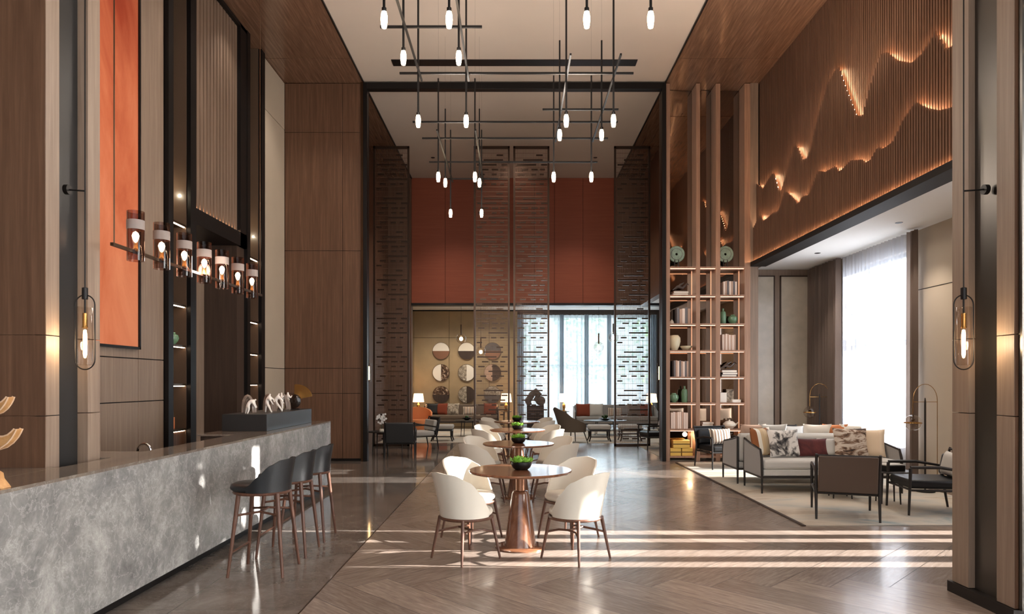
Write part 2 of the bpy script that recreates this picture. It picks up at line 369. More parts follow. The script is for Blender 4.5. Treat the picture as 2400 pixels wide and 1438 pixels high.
# ------------------------------------------------------------------ left wall: panels
def panels(name, m_, plane, const, depth, us, zs, gap=.006):
    """panels standing on a plane: plane 'x' -> face at X=const, u=Y ; plane 'y' -> face at Y=const, u=X"""
    mb = MB()
    for a, b_ in zip(us[:-1], us[1:]):
        for c, d in zip(zs[:-1], zs[1:]):
            if plane == 'x': mb.box(min(const, const+depth), max(const, const+depth), a+gap, b_-gap, c+gap, d-gap)
            else: mb.box(a+gap, b_-gap, min(const, const+depth), max(const, const+depth), c+gap, d-gap)
    return struct(mb.build(name, m_, bevel=.0015, seg=1))
XL = -4.65
struct(B(-5.6, -5.4, -4, 13.9, 0, CZ).build('wall_left', 'dark_wood'))
struct(B(-5.4, XL-.025, -4, 9.07, 0, CZ).build('wall_left', 'groove'))
panels('wall_left', 'greige_panel', 'x', XL, -.02, [4.0, 6.3, 8.45, 9.06], [0, 1.36, 1.89, CZ])
# black framed display niches
def niche(y0, y1, label):
    t = thing('display_niche', label, 'display niche', (XL, y0, 0), 0, 'tall black display niches behind the bar')
    w_ = y1-y0
    f = MB(); f.box(-.7, .06, 0, .13, 0, CZ-.03); f.box(-.7, .06, w_-.17, w_, 0, CZ-.03); f.build('frame', 'black_metal', t)
    MB().box(-.32, -.3, .13, w_-.17, 0, CZ-.03).box(-.3, .0, w_-.185, w_-.17, 0, CZ-.03).build('back_panel', 'niche_back', t)
    B(-.3, -.02, .13, w_-.185, 0, .9).build('drawer_base', 'walnut_panel', t)
    for z in (.95, 1.58, 2.12, 2.69, 3.82):
        sh = B(-.3, .0, .13, w_-.185, z-.03, z).build('shelf', 'bronze', t)
        B(-.03, -.012, .14, w_-.2, z-.04, z-.03).build('led_strip', 'led_niche', sh)
    return t
niche(9.07, 9.86, 'tall black-framed display niche with lit shelves beside the painting')
niche(11.75, 12.58, 'tall black-framed display niche with lit shelves beside the pale panel')
# slatted panel above the doorway
t = thing('slatted_panel', 'brown vertical slat panel above dark service doorway behind the bar', 'wall panel', (XL, 9.88, 4.14))
B(-.3, -.06, 0, 1.6, 0, 3.5).build('backing', 'walnut_panel', t)
mb = MB(); k = 0
while .03+k*.115 < 1.55: mb.box(-.06, -.01, .03+k*.115, .03+k*.115+.085, 0, 3.5); k += 1
mb.build('slats', 'mid_panel', t)
B(-.055, -.03, .02, 1.56, -.012, -.002).build('led_strip', 'led_warm', t)
mb = MB(); mb.box(-.7, .05, 0, 1.87, -.25, -.02); mb.box(-.3, .05, 1.6, 1.87, -.25, 3.5); mb.box(-.3, .05, 0, 1.87, 3.44, 3.5); mb.build('black_surround', 'black_metal', t)
struct(B(-5.4, -5.2, 9.8, 11.9, 0, 3.9).build('wall_left', 'greige_panel'))
struct(B(-5.2, XL, 11.45, 11.75, 0, 3.9).build('wall_left', 'dark_wood'))
struct(B(-5.4, XL-.025, 12.58, 13.9, 0, CZ).build('wall_left', 'groove'))
panels('wall_left', 'beige_plaster', 'x', XL, -.02, [12.58, 13.83], [0, 1.87, 6.7, CZ-.03])
# painting
t = thing('wall_painting', 'tall orange-red abstract painting in a thin black frame', 'painting', (XL+.01, 6.3, 2.0))
mb = MB(); mb.box(0, .05, 0, 2.1, 0, .03); mb.box(0, .05, 2.07, 2.1, 0, 5.5); mb.box(0, .05, 0, .03, 0, 5.5); mb.box(0, .05, 0, 2.1, 5.47, 5.5); mb.build('frame', 'black_metal', t)
cv = B(0, .03, .03, 2.07, .03, 5.47).build('canvas', 'painting', t)
# back-left wall facing the camera
struct(B(-5.6, -3.08, 13.87, 14.2, 0, CZ).build('wall_back_left', 'groove'))
panels('wall_back_left', 'walnut_panel', 'y', 13.84, .04, [XL, -3.48, -3.1], [.05, 1.37, 1.88, 4.26, 6.66, CZ-.03], gap=.004)
struct(B(XL, -3.05, 13.85, 13.88, 0, .05).build('baseboard_left', 'black_metal'))
struct(B(-3.1, -3.05, 13.8, 14.2, 0, CZ).build('trim_3', 'bronze'))
# portal
t = thing('portal_frame', 'tall dark metal portal frame dividing the dining hall from the far lounge', 'portal frame', (0, 13.84, 0))
B(-3.05, -2.97, -.06, .1, 0, 7.65).build('post', 'black_metal', t, bevel=.004); B(2.99, 3.07, -.06, .1, 0, 7.65).build('post', 'black_metal', t, bevel=.004)
B(-2.97, 2.99, -.06, .1, 7.52, 7.65).build('beam', 'black_metal', t, bevel=.004)
# columns
def column(x, sgn, y0, y1, label_side):
    w_ = 3.2*sgn; d = .08*sgn if sgn < 0 else .05
    zs = [.0 if sgn < 0 else .08, 1.37, 1.92, 5.9, CZ]
    if sgn < 0: ys = [y0, 4.777, 5.09, y1]
    else: ys = [y0, 4.743, 5.03, y1]
    core0, core1 = sorted((x+d, x+w_))
    struct(B(core0, core1, y0+.012, y1, 0, CZ).build('wall_'+label_side, 'walnut_panel'))
    panels('wall_'+label_side, 'greige_panel', 'x', x, d, [ys[0], ys[1]], zs, .003)
    panels('wall_'+label_side, 'greige_panel', 'x', x, d, [ys[2], ys[3]], zs, .003)
    struct(B(*sorted((x+d, x+d-.004*sgn)), ys[1], ys[2], .08, CZ).build('trim_'+label_side, 'brushed_metal' if sgn > 0 else 'charcoal'))
    fx = [x+w_, x] if sgn < 0 else [x, x+w_]
    panels('wall_'+label_side, 'walnut_panel', 'y', y0, .012, fx, zs, .003)
column(-3.18, -1, 4.634, 5.245, 'left'); column(3.35, 1, 4.57, 5.224, 'right')
struct(B(3.33, 5, 4.55, 5.25, 0, .08).build('baseboard_right', 'plinth'))
mb = MB().box(6.3, 6.6, -4, 5.0, 4.5, CZ).box(6.3, 6.6, -4, -2.7, 0, 4.5).box(6.3, 6.6, 3.9, 5.0, 0, 4.5).box(6.3, 6.6, -2.7, 3.9, 0, .3); struct(mb.build('wall_right', 'walnut_panel'))
struct(B(-6, -5.6, -4, 14, 0, CZ).build('wall_left', 'dark_wood'))
# string of small lights on a pale strip at the right column's front
t = thing('light_strip_panel', 'pale panel with a vertical row of tiny warm lights at the right edge', 'light panel', (3.36, 4.56, 0))
B(.012, .09, -.03, 0, .08, 7.6).build('panel', 'brushed_metal', t)
for z in (4.96, 4.55, 4.2, 3.9, 3.58, 3.1, 2.7, 2.33, 2.02, 1.7, 1.2, .8, .45):
    MB().ball((.035, -.035, z-.1), .006).build('light_point', 'bulb_glow_soft', t)
# ------------------------------------------------------------------ mountain slat wall
XR = 4.85; ZB = 4.03
curve1 = [(5.2, 6.1), (6.3, 6.4), (7.0, 5.9), (7.56, 5.47), (7.61, 5.37), (7.74, 5.37), (7.97, 5.69), (8.08, 5.61), (8.26, 5.54), (8.44, 5.54), (8.76, 5.72), (8.99, 5.94), (9.15, 5.98), (9.29, 5.87), (9.45, 5.65), (9.62, 5.36), (9.77, 5.4), (10.09, 5.93), (10.32, 6.35), (10.46, 6.36), (10.73, 6.26), (11.05, 5.91), (11.32, 5.48), (11.46, 5.35), (11.6, 5.38), (11.86, 5.7), (11.98, 5.72), (12.17, 5.55), (12.38, 5.3), (12.53, 5.12), (12.67, 5.16), (12.89, 5.53), (13.03, 5.56), (13.47, 5.42), (13.85, 5.63)]
curve2 = [(5.2, 5.3), (6.5, 5.6), (7.1, 4.9), (7.56, 4.64), (7.77, 4.69), (8.01, 4.81), (8.24, 4.98), (8.52, 4.86), (8.76, 4.67), (8.95, 4.66), (9.1, 4.73), (9.29, 4.62), (9.4, 4.62), (9.52, 4.7), (9.83, 4.79), (10.16, 4.73), (10.32, 4.86), (10.64, 4.87), (10.89, 4.97), (11.25, 4.68), (11.46, 4.72), (11.64, 4.64), (12.13, 4.98), (12.25, 5.0), (12.54, 4.74), (12.8, 4.77), (13.03, 4.74), (13.26, 4.73), (13.45, 4.9), (13.85, 4.7)]
def cz(c, y):
    for a, b_ in zip(c[:-1], c[1:]):
        if a[0] <= y <= b_[0]: return a[1]+(b_[1]-a[1])*(y-a[0])/(b_[0]-a[0])
    return c[-1][1]
def slat_layer(name, x0, x1, top):
    # thin carrier board with vertical slats standing on it
    mb = MB(); y = 5.25; p = .055
    while y < 13.82:
        z1 = top(y+p/2)
        mb.box(x0+.0155, x1, y, y+p, ZB, z1-.01)
        mb.box(x0, x0+.0155, y+.006, y+p-.014, ZB, z1); y += p
    return mb.build(name, 'slat_wood', slatwall)
slatwall = thing('mountain_slat_wall', 'tall brown slat wall with two backlit mountain ridge lines above the lounge opening', 'wall panel', (0, 0, 0))
slat_layer('back_slats', XR+.118, XR+.135, lambda y: CZ-.02)
slat_layer('upper_ridge_slats', XR+.052, XR+.07, lambda y: cz(curve1, y))
slat_layer('lower_ridge_slats', XR-.014, XR+.004, lambda y: cz(curve2, y))
def led(c, x):
    mb = MB()
    pts = []
    for q in range(530, 1381, 4):
        y = q/100; dz = (cz(c, y+.03)-cz(c, y-.03))/.06; l = math.hypot(1, dz); pts.append((y+dz/l*.024, cz(c, y)-.024/l))
    for (a, za), (b_, zb_) in zip(pts[:-1], pts[1:]):
        mb.add([(x, a, za), (x, b_, zb_), (x+.009, b_, zb_), (x+.009, a, za), (x, a, za-.004), (x, b_, zb_-.004), (x+.009, b_, zb_-.004), (x+.009, a, za-.004)],
               [(0, 1, 2, 3), (7, 6, 5, 4), (0, 4, 5, 1), (3, 2, 6, 7)])
    return mb.build('ridge_led', 'led_warm', slatwall, recalc=False)
led(curve1, XR+.071); led(curve2, XR+.005)
B(XR-.04, XR-.036, 5.3, 13.8, ZB+.003, ZB+.008).build('base_led', 'led_warm', slatwall)
struct(B(XR+.137, 5.1, 5.0, 14.3, 3.98, CZ).build('wall_right', 'walnut_panel'))
struct(B(XR-.06, 5.1, 5.2, 13.84, 3.94, ZB).build('trim_4', 'groove'))
# ------------------------------------------------------------------ lounge alcove
struct(B(5.1, 6.7, 5.0, 14.6, 3.98, 4.2).build('ceiling', 'alcove_white'))
XW = 6.34
struct(B(XW, XW+.2, 5.0, 5.85, 0, 3.98).build('wall_right', 'beige_plaster'))
mb = MB(); mb.box(XW, XW+.2, 7.45, 10.8, 0, 3.98); mb.box(XW, XW+.2, 5.85, 7.45, 3.7, 3.98); mb.box(XW, XW+.2, 5.85, 7.45, 0, .3)
struct(mb.build('wall_right', 'beige_plaster'))
struct(B(XW-.004, XW, 7.45, 10.8, 3.04, 3.05).build('trim_5', 'groove'))
mb = MB(); mb.box(XW, XW+.2, 13.0, 14.6, 0, 3.98); mb.box(XW, XW+.2, 10.8, 13.0, 3.72, 3.98); mb.box(XW, XW+.2, 10.8, 13.0, 0, .55)
struct(mb.build('wall_right', 'beige_plaster'))
struct(B(5.0, XW+.2, 4.8, 5.0, 0, 3.98).build('wall_right', 'beige_plaster'))
def window(n, x, ys, zs, y0, y1, z0, z1):
    t = bpy.data.objects.new('window_%d' % n, None); COL.objects.link(t); struct(t)
    mb = MB()
    for y in ys: mb.box(x, x+.08, y-.03, y+.03, z0, z1)
    for z in zs: mb.box(x, x+.08, y0, y1, z-.035, z+.035)
    mb.build('window_frame', 'window_frame', t); B(x+.03, x+.04, y0, y1, z0, z1).build('window_pane', 'pane_glass', t)
window(1, XW+.08, [10.83, 12.5, 12.97], [.58, 2.3, 3.69], 10.8, 13.0, .55, 3.72)
window(2, XW+.08, [5.88, 7.42], [.33, 3.67], 5.85, 7.45, .3, 3.7)
def curtain(name, m_, label, axis, const, u0, u1, z0, z1, amp=.04, wl=.16, group=None, wob=.3):
    mb = MB(); n = max(8, int((u1-u0)/wl*10)); vs = []; ph = random.random()*6
    for i in range(n+1):
        u = u0+(u1-u0)*i/n; q = (u-u0)/wl*2*pi
        d = amp*(sin(q+ph+wob*sin(q*.23+1))+.3*sin(q*2.3+2))
        for k_, z in enumerate((z0, z0+(z1-z0)*.5, z1)):
            dd = d*(1.1, 1, .85)[k_]
            vs.append((const+dd, u, z) if axis == 'x' else (u, const+dd, z))
    fs = [(i*3+k_, (i+1)*3+k_, (i+1)*3+k_+1, i*3+k_+1) for i in range(n) for k_ in (0, 1)]
    mb.add(vs, fs, True); o = mb.build(name, m_, recalc=False); o['label'] = label; o['category'] = 'curtain'
    if group: o['group'] = group
    return o
curtain('window_drape', 'drape_taupe', 'taupe pleated drape beside the fabric-panelled alcove wall', 'x', 6.18, 12.93, 14.3, .02, 3.95, .07, .15)
curtain('sheer_curtain', 'sheer_white', 'white sheer curtain hanging over the tall lounge window', 'x', 6.22, 10.86, 12.93, .02, 3.95, .035, .12)
curtain('window_drape', 'drape_taupe', 'narrow taupe drape stacked at the near edge of the lounge window', 'x', 6.2, 10.5, 10.72, .02, 3.95, .04, .09)
for a, b_ in ((6.98, 7.17), (6.51, 6.83), (6.08, 6.17), (5.84, 5.9), (7.36, 7.46)):
    curtain('window_drape', 'drape_taupe', 'taupe drape panel behind the right column, %s of five' % {6.98: 'fourth', 6.51: 'third', 6.08: 'second', 5.84: 'nearest', 7.36: 'farthest'}[a], 'x', 6.22, a, b_, .02, 3.95, .02, .09, 'drapes behind the right column')
# end wall of the alcove with framed fabric panels
struct(B(4.72, 6.6, 14.45, 14.7, 0, 3.98).build('wall_back_right', 'greige_panel'))
for x0, x1, s_ in ((4.85, 5.51, 'left'), (5.62, 6.24, 'right')):
    t = thing('fabric_wall_panel', 'tall framed textured wall panel, %s one of two behind the sofas' % s_, 'wall panel', (x0, 14.45, .05), 0, 'framed wall panels in the lounge alcove')
    w_ = x1-x0
    mb = MB(); mb.box(0, .025, -.03, 0, 0, 3.8); mb.box(w_-.025, w_, -.03, 0, 0, 3.8); mb.box(0, w_, -.03, 0, 3.775, 3.8); mb.box(0, w_, -.03, 0, 0, .025); mb.build('frame', 'dark_wood', t)
    B(.025, w_-.025, -.02, 0, .025, 3.775).build('panel', 'fabric_panel', t)
# ------------------------------------------------------------------ display shelf unit (mirror back)
unit = thing('display_shelving', 'floor-to-ceiling wooden display shelving with a mirrored back and lit shelves', 'shelving', (3.07, 13.84, 0))
ux = [(0, .09), (.62, .70), (1.02, 1.11), (1.6, 1.72)]
for a, b_ in ux:
    B(a, b_, 0, .34, 0, CZ-.03).build('upright', 'led_tinted_panel', unit, bevel=.003)
B(0, 1.72, .35, .37, 0, CZ-.03).build('mirror_back', 'mirror', unit)
lv = [.1, .65, 1.185, 1.71, 2.25, 2.79, 3.37, 3.94]
for (a, b_), (c, d) in zip(ux[:-1], ux[1:]):
    for i, z in enumerate(lv):
        sh = B(b_, c, 0, .345, z-.035, z).build('shelf', 'led_tinted_panel', unit)
        if i: B(b_+.01, c-.01, .01, .025, z-.045, z-.036).build('led_strip', 'led_shelf', sh)
    if True:
        mb = MB(); mb.box(c-.008, c-.002, .325, .335, .12, 3.9); mb.build('side_led', 'led_side', unit)
struct(B(3.07, 4.8, 14.22, 14.45, 0, CZ).build('wall_back_right', 'dark_wood'))
struct(B(4.79, 4.95, 13.84, 14.3, 0, CZ).build('wall_back_right', 'greige_panel'))
# ------------------------------------------------------------------ beyond the portal
struct(B(-3.95, -3.75, 14.2, 20.3, 0, CZ).build('wall_left', 'walnut_panel'))
struct(B(3.75, 3.95, 14.5, 20.3, 3.88, CZ).build('wall_right', 'walnut_panel'))
struct(B(3.95, 4.15, 14.5, 16.5, 0, 3.88).build('wall_right', 'walnut_panel'))
struct(B(6.9, 7.1, 14.5, 25, 0, CZ).build('wall_right', 'walnut_panel'))
struct(B(-3.75, -3.06, 20.3, 20.6, 0, CZ).build('wall_back_left', 'walnut_panel'))
struct(B(3.05, 3.95, 20.3, 20.6, 3.9, CZ).build('wall_back_right', 'walnut_panel'))
struct(B(-3.06, 3.06, 20.36, 20.6, 3.9, CZ).build('wall_back_centre', 'groove'))
panels('wall_back_centre', 'orange_panel', 'y', 20.33, .03, [-3.06, -2.05, -1.15, -.3, .6, 1.2, 2.05, 3.06], [3.95, CZ], .004)
struct(B(-3.06, 7.1, 20.28, 20.6, 3.88, 3.95).build('trim_6', 'black_metal'))
struct(B(-6, 7.1, 20.6, 25, 4.2, 4.4).build('ceiling', 'alcove_white'))
YB = 24.6
struct(B(-6, .2, YB+.06, YB+.2, 0, 4.2).build('wall_back_left', 'groove'))
panels('wall_back_left', 'gold_panel', 'y', YB, .06, [-5.5, -3.62, -2.34, -.9, .12], [0, 3.2, 4.16], .006)
mb = MB(); mb.box(5.0, 7.1, YB, YB+.2, 0, 4.2); mb.box(.2, 5.0, YB, YB+.2, 3.98, 4.2); struct(mb.build('wall_back_right', 'dark_wood'))
struct(B(-6, -5.8, 14, 25, 0, 4.4).build('wall_left', 'walnut_panel'))
t = bpy.data.objects.new('window_3', None); COL.objects.link(t); struct(t)
mb = MB()
for x in (.22, 1.6, 2.45, 3.4, 4.97): mb.box(x-.03, x+.03, YB+.08, YB+.16, 0, 3.98)
for z in (.04, 2.2, 3.95): mb.box(.2, 5, YB+.08, YB+.16, z-.035, z+.035)
mb.build('window_frame', 'window_frame', t); B(.2, 5, YB+.11, YB+.12, 0, 3.98).build('window_pane', 'pane_glass', t)
curtain('sheer_curtain', 'sheer_blue', 'pale blue sheer curtain filling the far window', 'y', 24.42, .3, 4.95, .02, 4.0, .05, .17)
for i, x in enumerate((.12, 1.62, 2.5, 3.3, 4.86)):
    curtain('window_drape', 'drape_blue', ['blue-grey drape at the left edge of the far window', 'narrow blue-grey drape left of centre in the far window', 'narrow blue-grey drape at the centre of the far window', 'narrow blue-grey drape right of centre in the far window', 'blue-grey drape at the right edge of the far window'][i], 'y', 24.28, x, x+(.22 if i in (0, 4) else .15), .02, 4.0, .03, .08, 'narrow drapes in the far window')
# garden outside the far window
def shrub(loc, r_, h, label):
    t = thing('garden_shrub', label, 'shrub', loc, 0, 'shrubs outside the far window')
    mb = MB(); mb.tube([(0, 0, 0), (.05, 0, h*.4), (0, 0, h*.7)], [.07, .05, .03]); mb.build('trunk', 'dark_wood', t)
    mb = MB()
    for _ in range(420):
        a = random.random()*2*pi; q = random.random()**.5*r_; z = h*.3+random.random()*h*.7
        c = Vector((q*cos(a), q*sin(a), z)); d = Vector((random.gauss(0, 1), random.gauss(0, 1), random.gauss(0, .6))).normalized()*.16; e = d.cross(Vector((random.random(), random.random(), 1))).normalized()*.07
        mb.add([c-d, c+e, c+d, c-e], [(0, 1, 2, 3)])
    mb.build('foliage', 'leaf', t, recalc=False)
for i, x in enumerate((.0, 2.6, 5.2)): shrub((x, 28.2, 0), 1.15, 5.0, 'green leafy shrub outside the far window, %s of three' % ['left', 'middle', 'right'][i])
struct(B(-8, 16, 25, 40, -.2, -.05).build('ground', 'stone_grey')); struct(B(7.2, 16, -4, 25, -.2, -.05).build('ground', 'stone_grey'))
def tree(loc, h, r_, zc, n, label, leafm='dark_leaf', lf=.15):
    t = thing('garden_tree', label, 'tree', loc, 0, 'trees outside the lounge windows')
    MB().tube([(0, 0, 0), (.04, .03, h*.4), (-.03, 0, h*.75), (0, 0, h*.95)], [.13, .1, .07, .03]).build('trunk', 'rock', t)
    mb = MB()
    for _ in range(n):
        a = random.random()*2*pi; u = random.uniform(-1, 1); q = r_*random.random()**.4
        c = Vector((q*cos(a)*(1-u*u)**.5, q*sin(a)*(1-u*u)**.5*1.1, zc+(h-zc)*(u*.5+.5))); d = Vector((random.gauss(0, .5), random.gauss(0, 1), random.gauss(0, 1))).normalized()*lf; e = d.cross(Vector((1, random.random()*.4, .2))).normalized()*lf*.5
        mb.add([c-d, c+e, c+d, c-e], [(0, 1, 2, 3)])
    mb.build('foliage', leafm, t, recalc=False)
tree((9.6, 6.15, -.05), 5.3, .92, 3.35, 560, 'added unseen leafy tree outside the lounge window nearest the camera')  # out of view, added so its crown thins the sun reaching the bar
tree((10.2, 12.9, -.05), 6.0, 1.3, 3.4, 80, 'bare-stemmed tree outside the tall lounge window')
# perforated screens
rows = [[(.65, .85)], [(.25, .85)], [(.05, .65), (.8, .99)], [(.2, .4), (.5, .7), (.76, .92)], [(.08, .28), (.5, .65), (.76, .88)], [(.4, .99)], [(.15, .33), (.48, .64), (.76, .88)], [(.04, .2)]]
def screen(x, label, flip=False):
    t = thing('metal_screen', label, 'screen', (x, 17.07, 0), 0, 'tall patterned metal screens before the orange wall')
    W_, H_ = .9, 7.49
    mb = MB(); mb.box(0, .045, -.03, .03, 0, H_); mb.box(W_-.045, W_, -.03, .03, 0, H_); mb.box(0, W_, -.03, .03, H_-.06, H_); mb.box(0, W_, -.03, .03, 0, .06); mb.build('frame', 'dark_bronze', t)
    mb = MB(); k = 0
    while .06+k*.027 < W_-.05: mb.box(.055+k*.027, .0595+k*.027, -.004, .004, .06, H_-.06); k += 1
    k = 1
    while k*.12 < H_: mb.box(.045, W_-.045, -.003, .003, k*.12-.003, k*.12+.003); k += 1
    mb.cur = 1; k = 0; z = H_-.22
    while z > .15:
        for a, b_ in rows[k % 8]: mb.box(.045+a*.81, .045+b_*.81, -.014, .014, z-.017, z+.017)
        z -= .12; k += 1
    mb.build('patterned_infill', ['screen_mesh', 'dark_bronze'], t)
for x, l in ((-3.52, 'perforated metal screen standing at the far left by the brown wall'), (-1.01, 'perforated metal screen, left of the central pair'), (-.02, 'perforated metal screen, right of the central pair'), (2.5, 'perforated metal screen standing at the far right before the long sofa')): screen(x, l)
window(5, 6.4, [-2.67, -.4, 1.8, 3.87], [.33, 2.6, 4.47], -2.7, 3.9, .3, 4.5)  # unseen window added to carry the side fill
curtain('sheer_curtain', 'sheer_side', 'added white curtain over the unseen side window near the camera', 'x', 6.2, -2.8, 4.0, .02, 4.6, .04, .16)  # added to diffuse the fill and keep sun off the bar
# glazing behind the camera (entrance side)
t = bpy.data.objects.new('window_4', None); COL.objects.link(t); struct(t)
mb = MB()
for x in (-5.5, -2, .3, 2.6, 6.2): mb.box(x-.05, x+.05, -4, -3.9, 0, 6.5)
for z in (.05, 3, 6.45): mb.box(-5.5, 6.2, -4, -3.9, z-.05, z+.05)
mb.build('window_frame', 'black_metal', t)
struct(B(-6, 7, -4.1, -3.9, 6.5, CZ).build('wall_front', 'walnut_panel'))
# ------------------------------------------------------------------ bar
bar = thing('bar_counter', 'long grey marble bar counter running along the left side', 'bar counter', (0, 0, 0))
B(-2.79, -2.75, 2, 10.23, .09, 1.0).build('front_panel', 'bar_marble', bar)
B(-3.1, -2.79, 10.19, 10.23, .09, 1.0).build('end_panel', 'bar_marble', bar)
poly = [(-2.75, 2), (-2.75, 10.23), (-3.1, 10.23), (-3.1, 2)]
MB().prism(poly, 'z', 1.0, 1.02).build('countertop', 'top_marble', bar)
MB().box(-3.08, -2.83, 2, 10.17, 0, .09).build('toe_kick', 'black_metal', bar)
B(-3.1, -3.06, 4.65, 10.15, .09, 1.0).build('inner_panel', 'dark_wood', bar)
ec = thing('back_counter', 'wider stone-topped counter behind the far end of the bar under the display box', 'counter', (0, 0, 0))
B(-3.53, -3.102, 7.58, 10.23, 1.0, 1.02).build('countertop', 'top_marble', ec); B(-3.5, -3.12, 7.62, 10.19, 0, 1.0).build('cabinet', 'dark_wood', ec); B(-3.5, -3.104, 10.19, 10.23, 0, 1.0).build('end_panel', 'bar_marble', ec)
rc = thing('return_counter', 'polished stone return counter between the bar and the left column', 'counter', (0, 0, 0))
B(-4.6, -3.103, 2, 4.63, .97, 1.02).build('countertop', 'top_marble', rc); B(-4.5, -3.2, 2.1, 4.6, 0, .97).build('cabinet', 'dark_wood', rc)
rc = thing('return_counter', 'short polished stone ledge behind the left column', 'counter', (0, 0, 0))
B(-3.9, -3.103, 5.255, 5.73, .97, 1.02).build('countertop', 'top_marble', rc); B(-3.85, -3.15, 5.26, 5.7, 0, .97).build('cabinet', 'dark_wood', rc)
wc = thing('work_counter', 'low dark work counter with faucet just behind the bar', 'counter', (0, 0, 0))
B(-3.8, -3.13, 5.78, 7.5, 0, .78).build('cabinet', 'dark_wood', wc); B(-3.82, -3.12, 5.76, 7.52, .78, .81).build('countertop', 'top_marble', wc)
fa = thing('faucet', 'curved chrome faucet on the work counter behind the bar', 'faucet', (-3.42, 6.2, .81))
MB().tube([(0, 0, 0), (0, 0, .17)]+[(.06-.06*cos(a*pi/8), 0, .17+.06*sin(a*pi/8)) for a in range(1, 8)]+[(.12, 0, .14)], .012, 10).build('spout', 'chrome', fa)
MB().lathe([(.03, 0), (.03, .015), (.016, .02)]).build('base', 'chrome', fa); MB().tube([(0, .0, .06), (0, -.06, .09)], .006).build('handle', 'chrome', fa)
# box plinth with figurines
bx = tag(B(0, .53, 0, 1.78, 0, .2).build('display_plinth', 'charcoal', bevel=.003), 'low charcoal display box on the far end of the bar', 'plinth', loc=(-3.45, 8.06, 1.02))
def skin(name, pts, edges, rad, m_, parent=None, subs=1):
    me = bpy.data.meshes.new(name); me.from_pydata(pts, edges, []); me.materials.append(M[m_])
    o = bpy.data.objects.new(name, me); COL.objects.link(o)
    if parent: o.parent = parent
    md = o.modifiers.new('skin', 'SKIN'); md.use_smooth_shade = True; o.modifiers.new('sub', 'SUBSURF').render_levels = subs; o.modifiers['sub'].levels = subs
    sv = me.skin_vertices[0].data
    for i, r_ in enumerate(rad): sv[i].radius = (r_, r_)
    sv[0].use_root = True
    return o
def figurine(loc, rz, pose, label, rock=True):
    t = thing('figurine', label, 'figurine', loc, rz, 'white figurines on the bar display box')
    P = {  # pelvis chest neck head  Lknee Lfoot Rknee Rfoot  Lelb Lhand Relb Rhand
        'lean': [(0, 0, .13), (.03, 0, .19), (.045, 0, .215), (.055, 0, .235), (-.02, .015, .07), (-.03, .02, 0), (.05, -.02, .07), (.09, -.02, 0), (.075, .03, .17), (.1, .02, .13), (.08, -.03, .15), (.11, -.02, .1)],
        'stoop': [(0, 0, .12), (.055, 0, .165), (.08, 0, .165), (.1, 0, .17), (-.015, .015, .06), (-.03, .02, 0), (.02, -.02, .06), (0, -.02, 0), (.08, .03, .11), (.1, .03, .07), (.08, -.03, .11), (.1, -.03, .07)],
        'stand': [(0, 0, .13), (0, 0, .2), (0, 0, .222), (.003, 0, .243), (-.012, .018, .07), (-.02, .02, 0), (.02, -.018, .07), (.02, -.02, 0), (-.02, .045, .165), (.01, .03, .13), (.03, -.04, .165), (.05, -.03, .2)]}[pose]
    e = [(0, 1), (1, 2), (2, 3), (0, 4), (4, 5), (0, 6), (6, 7), (1, 8), (8, 9), (1, 10), (10, 11)]
    skin('body', P, e, [.022, .026, .009, .014, .013, .008, .013, .008, .009, .006, .009, .006], 'white_stone', t, 2)
    if rock:
        mb = MB()
        for k in range(3):
            n = 10; a0 = .2+k*.12
            mb.tube([(-.07+.012*k+.06*(1-cos(pi*i/n)), .045+.02*k, (.2-.03*k)*sin(pi*i/n)+.012) for i in range(n+1)], [.012+.012*sin(pi*i/n) for i in range(n+1)], 8)
        mb.build('rock_arch', 'smoke_stone', t)
    return t
figurine((-3.2, 8.2, 1.22), R(10), 'stoop', 'white stooping figurine at the near end of the bar display box')
figurine((-3.1, 8.55, 1.22), R(-15), 'lean', 'white leaning figurine beside the stooping one on the bar display box')
figurine((-3.1, 8.85, 1.22), R(20), 'lean', 'white leaning figurine in the middle of the bar display box', False)
figurine((-3.1, 9.1, 1.22), R(-10), 'stand', 'white standing figurine on the bar display box')
figurine((-3.1, 9.35, 1.22), R(30), 'stand', 'white standing figurine nearest the brass fan on the bar display box', False)
t = thing('brass_fan_ornament', 'brass quarter fan above a dark round disc on the bar display box', 'ornament', (-3.08, 9.6, 1.22))
MB().lathe([(.001, -.012), (.075, -.012), (.1, 0), (.075, .012), (.001, .012)], (-.02, 0, .112), 24, 1, 1, 'y').build('disc', 'dark_gloss', t)
MB().prism([(-.02, .13)]+[(.02+.22*cos(a*pi/20), .15+.2*sin(a*pi/20)) for a in range(1, 12)], 'y', .015, .025).build('fan', 'brass', t)
B(-.06, .06, -.03, .03, 0, .012).build('foot', 'black_metal', t)
# pagoda ornament
t = thing('pagoda_ornament', 'pale wooden tiered ornament with upturned eaves standing on the bar at the left edge', 'ornament', (-2.88, 3.74, 1.02))
def eave(z, s_, hgt=.13):
    half = [(.0, .66), (.3, .64), (.55, .66), (.72, .74), (.84, .88), (.92, 1.0), (1.0, .98), (.95, .82), (.86, .6), (.7, .34), (.5, .14), (.25, .03), (.0, 0)]
    out = [(s_*a, z+hgt*b_) for a, b_ in half]+[(-s_*a, z+hgt*b_) for a, b_ in half[-2:0:-1]]
    a = MB().prism(out, 'y', -.024, .024).build('eave', 'gold_wood', t, bevel=.004)
    b_ = MB()
    for y in (-.026, .022): b_.tube([(p[0], y+.002, p[1]) for p in out], .0045, 6, closed=True)
    b_.build('edging', 'pale_edge_wood', a)
eave(.205, .17, .12); eave(.4, .125, .1)
mb = MB(); mb.tube([(0, 0, .1), (0, 0, .21)], .008); mb.tube([(0, 0, .28), (0, 0, .41)], .006); mb.build('post', 'pale_edge_wood', t)
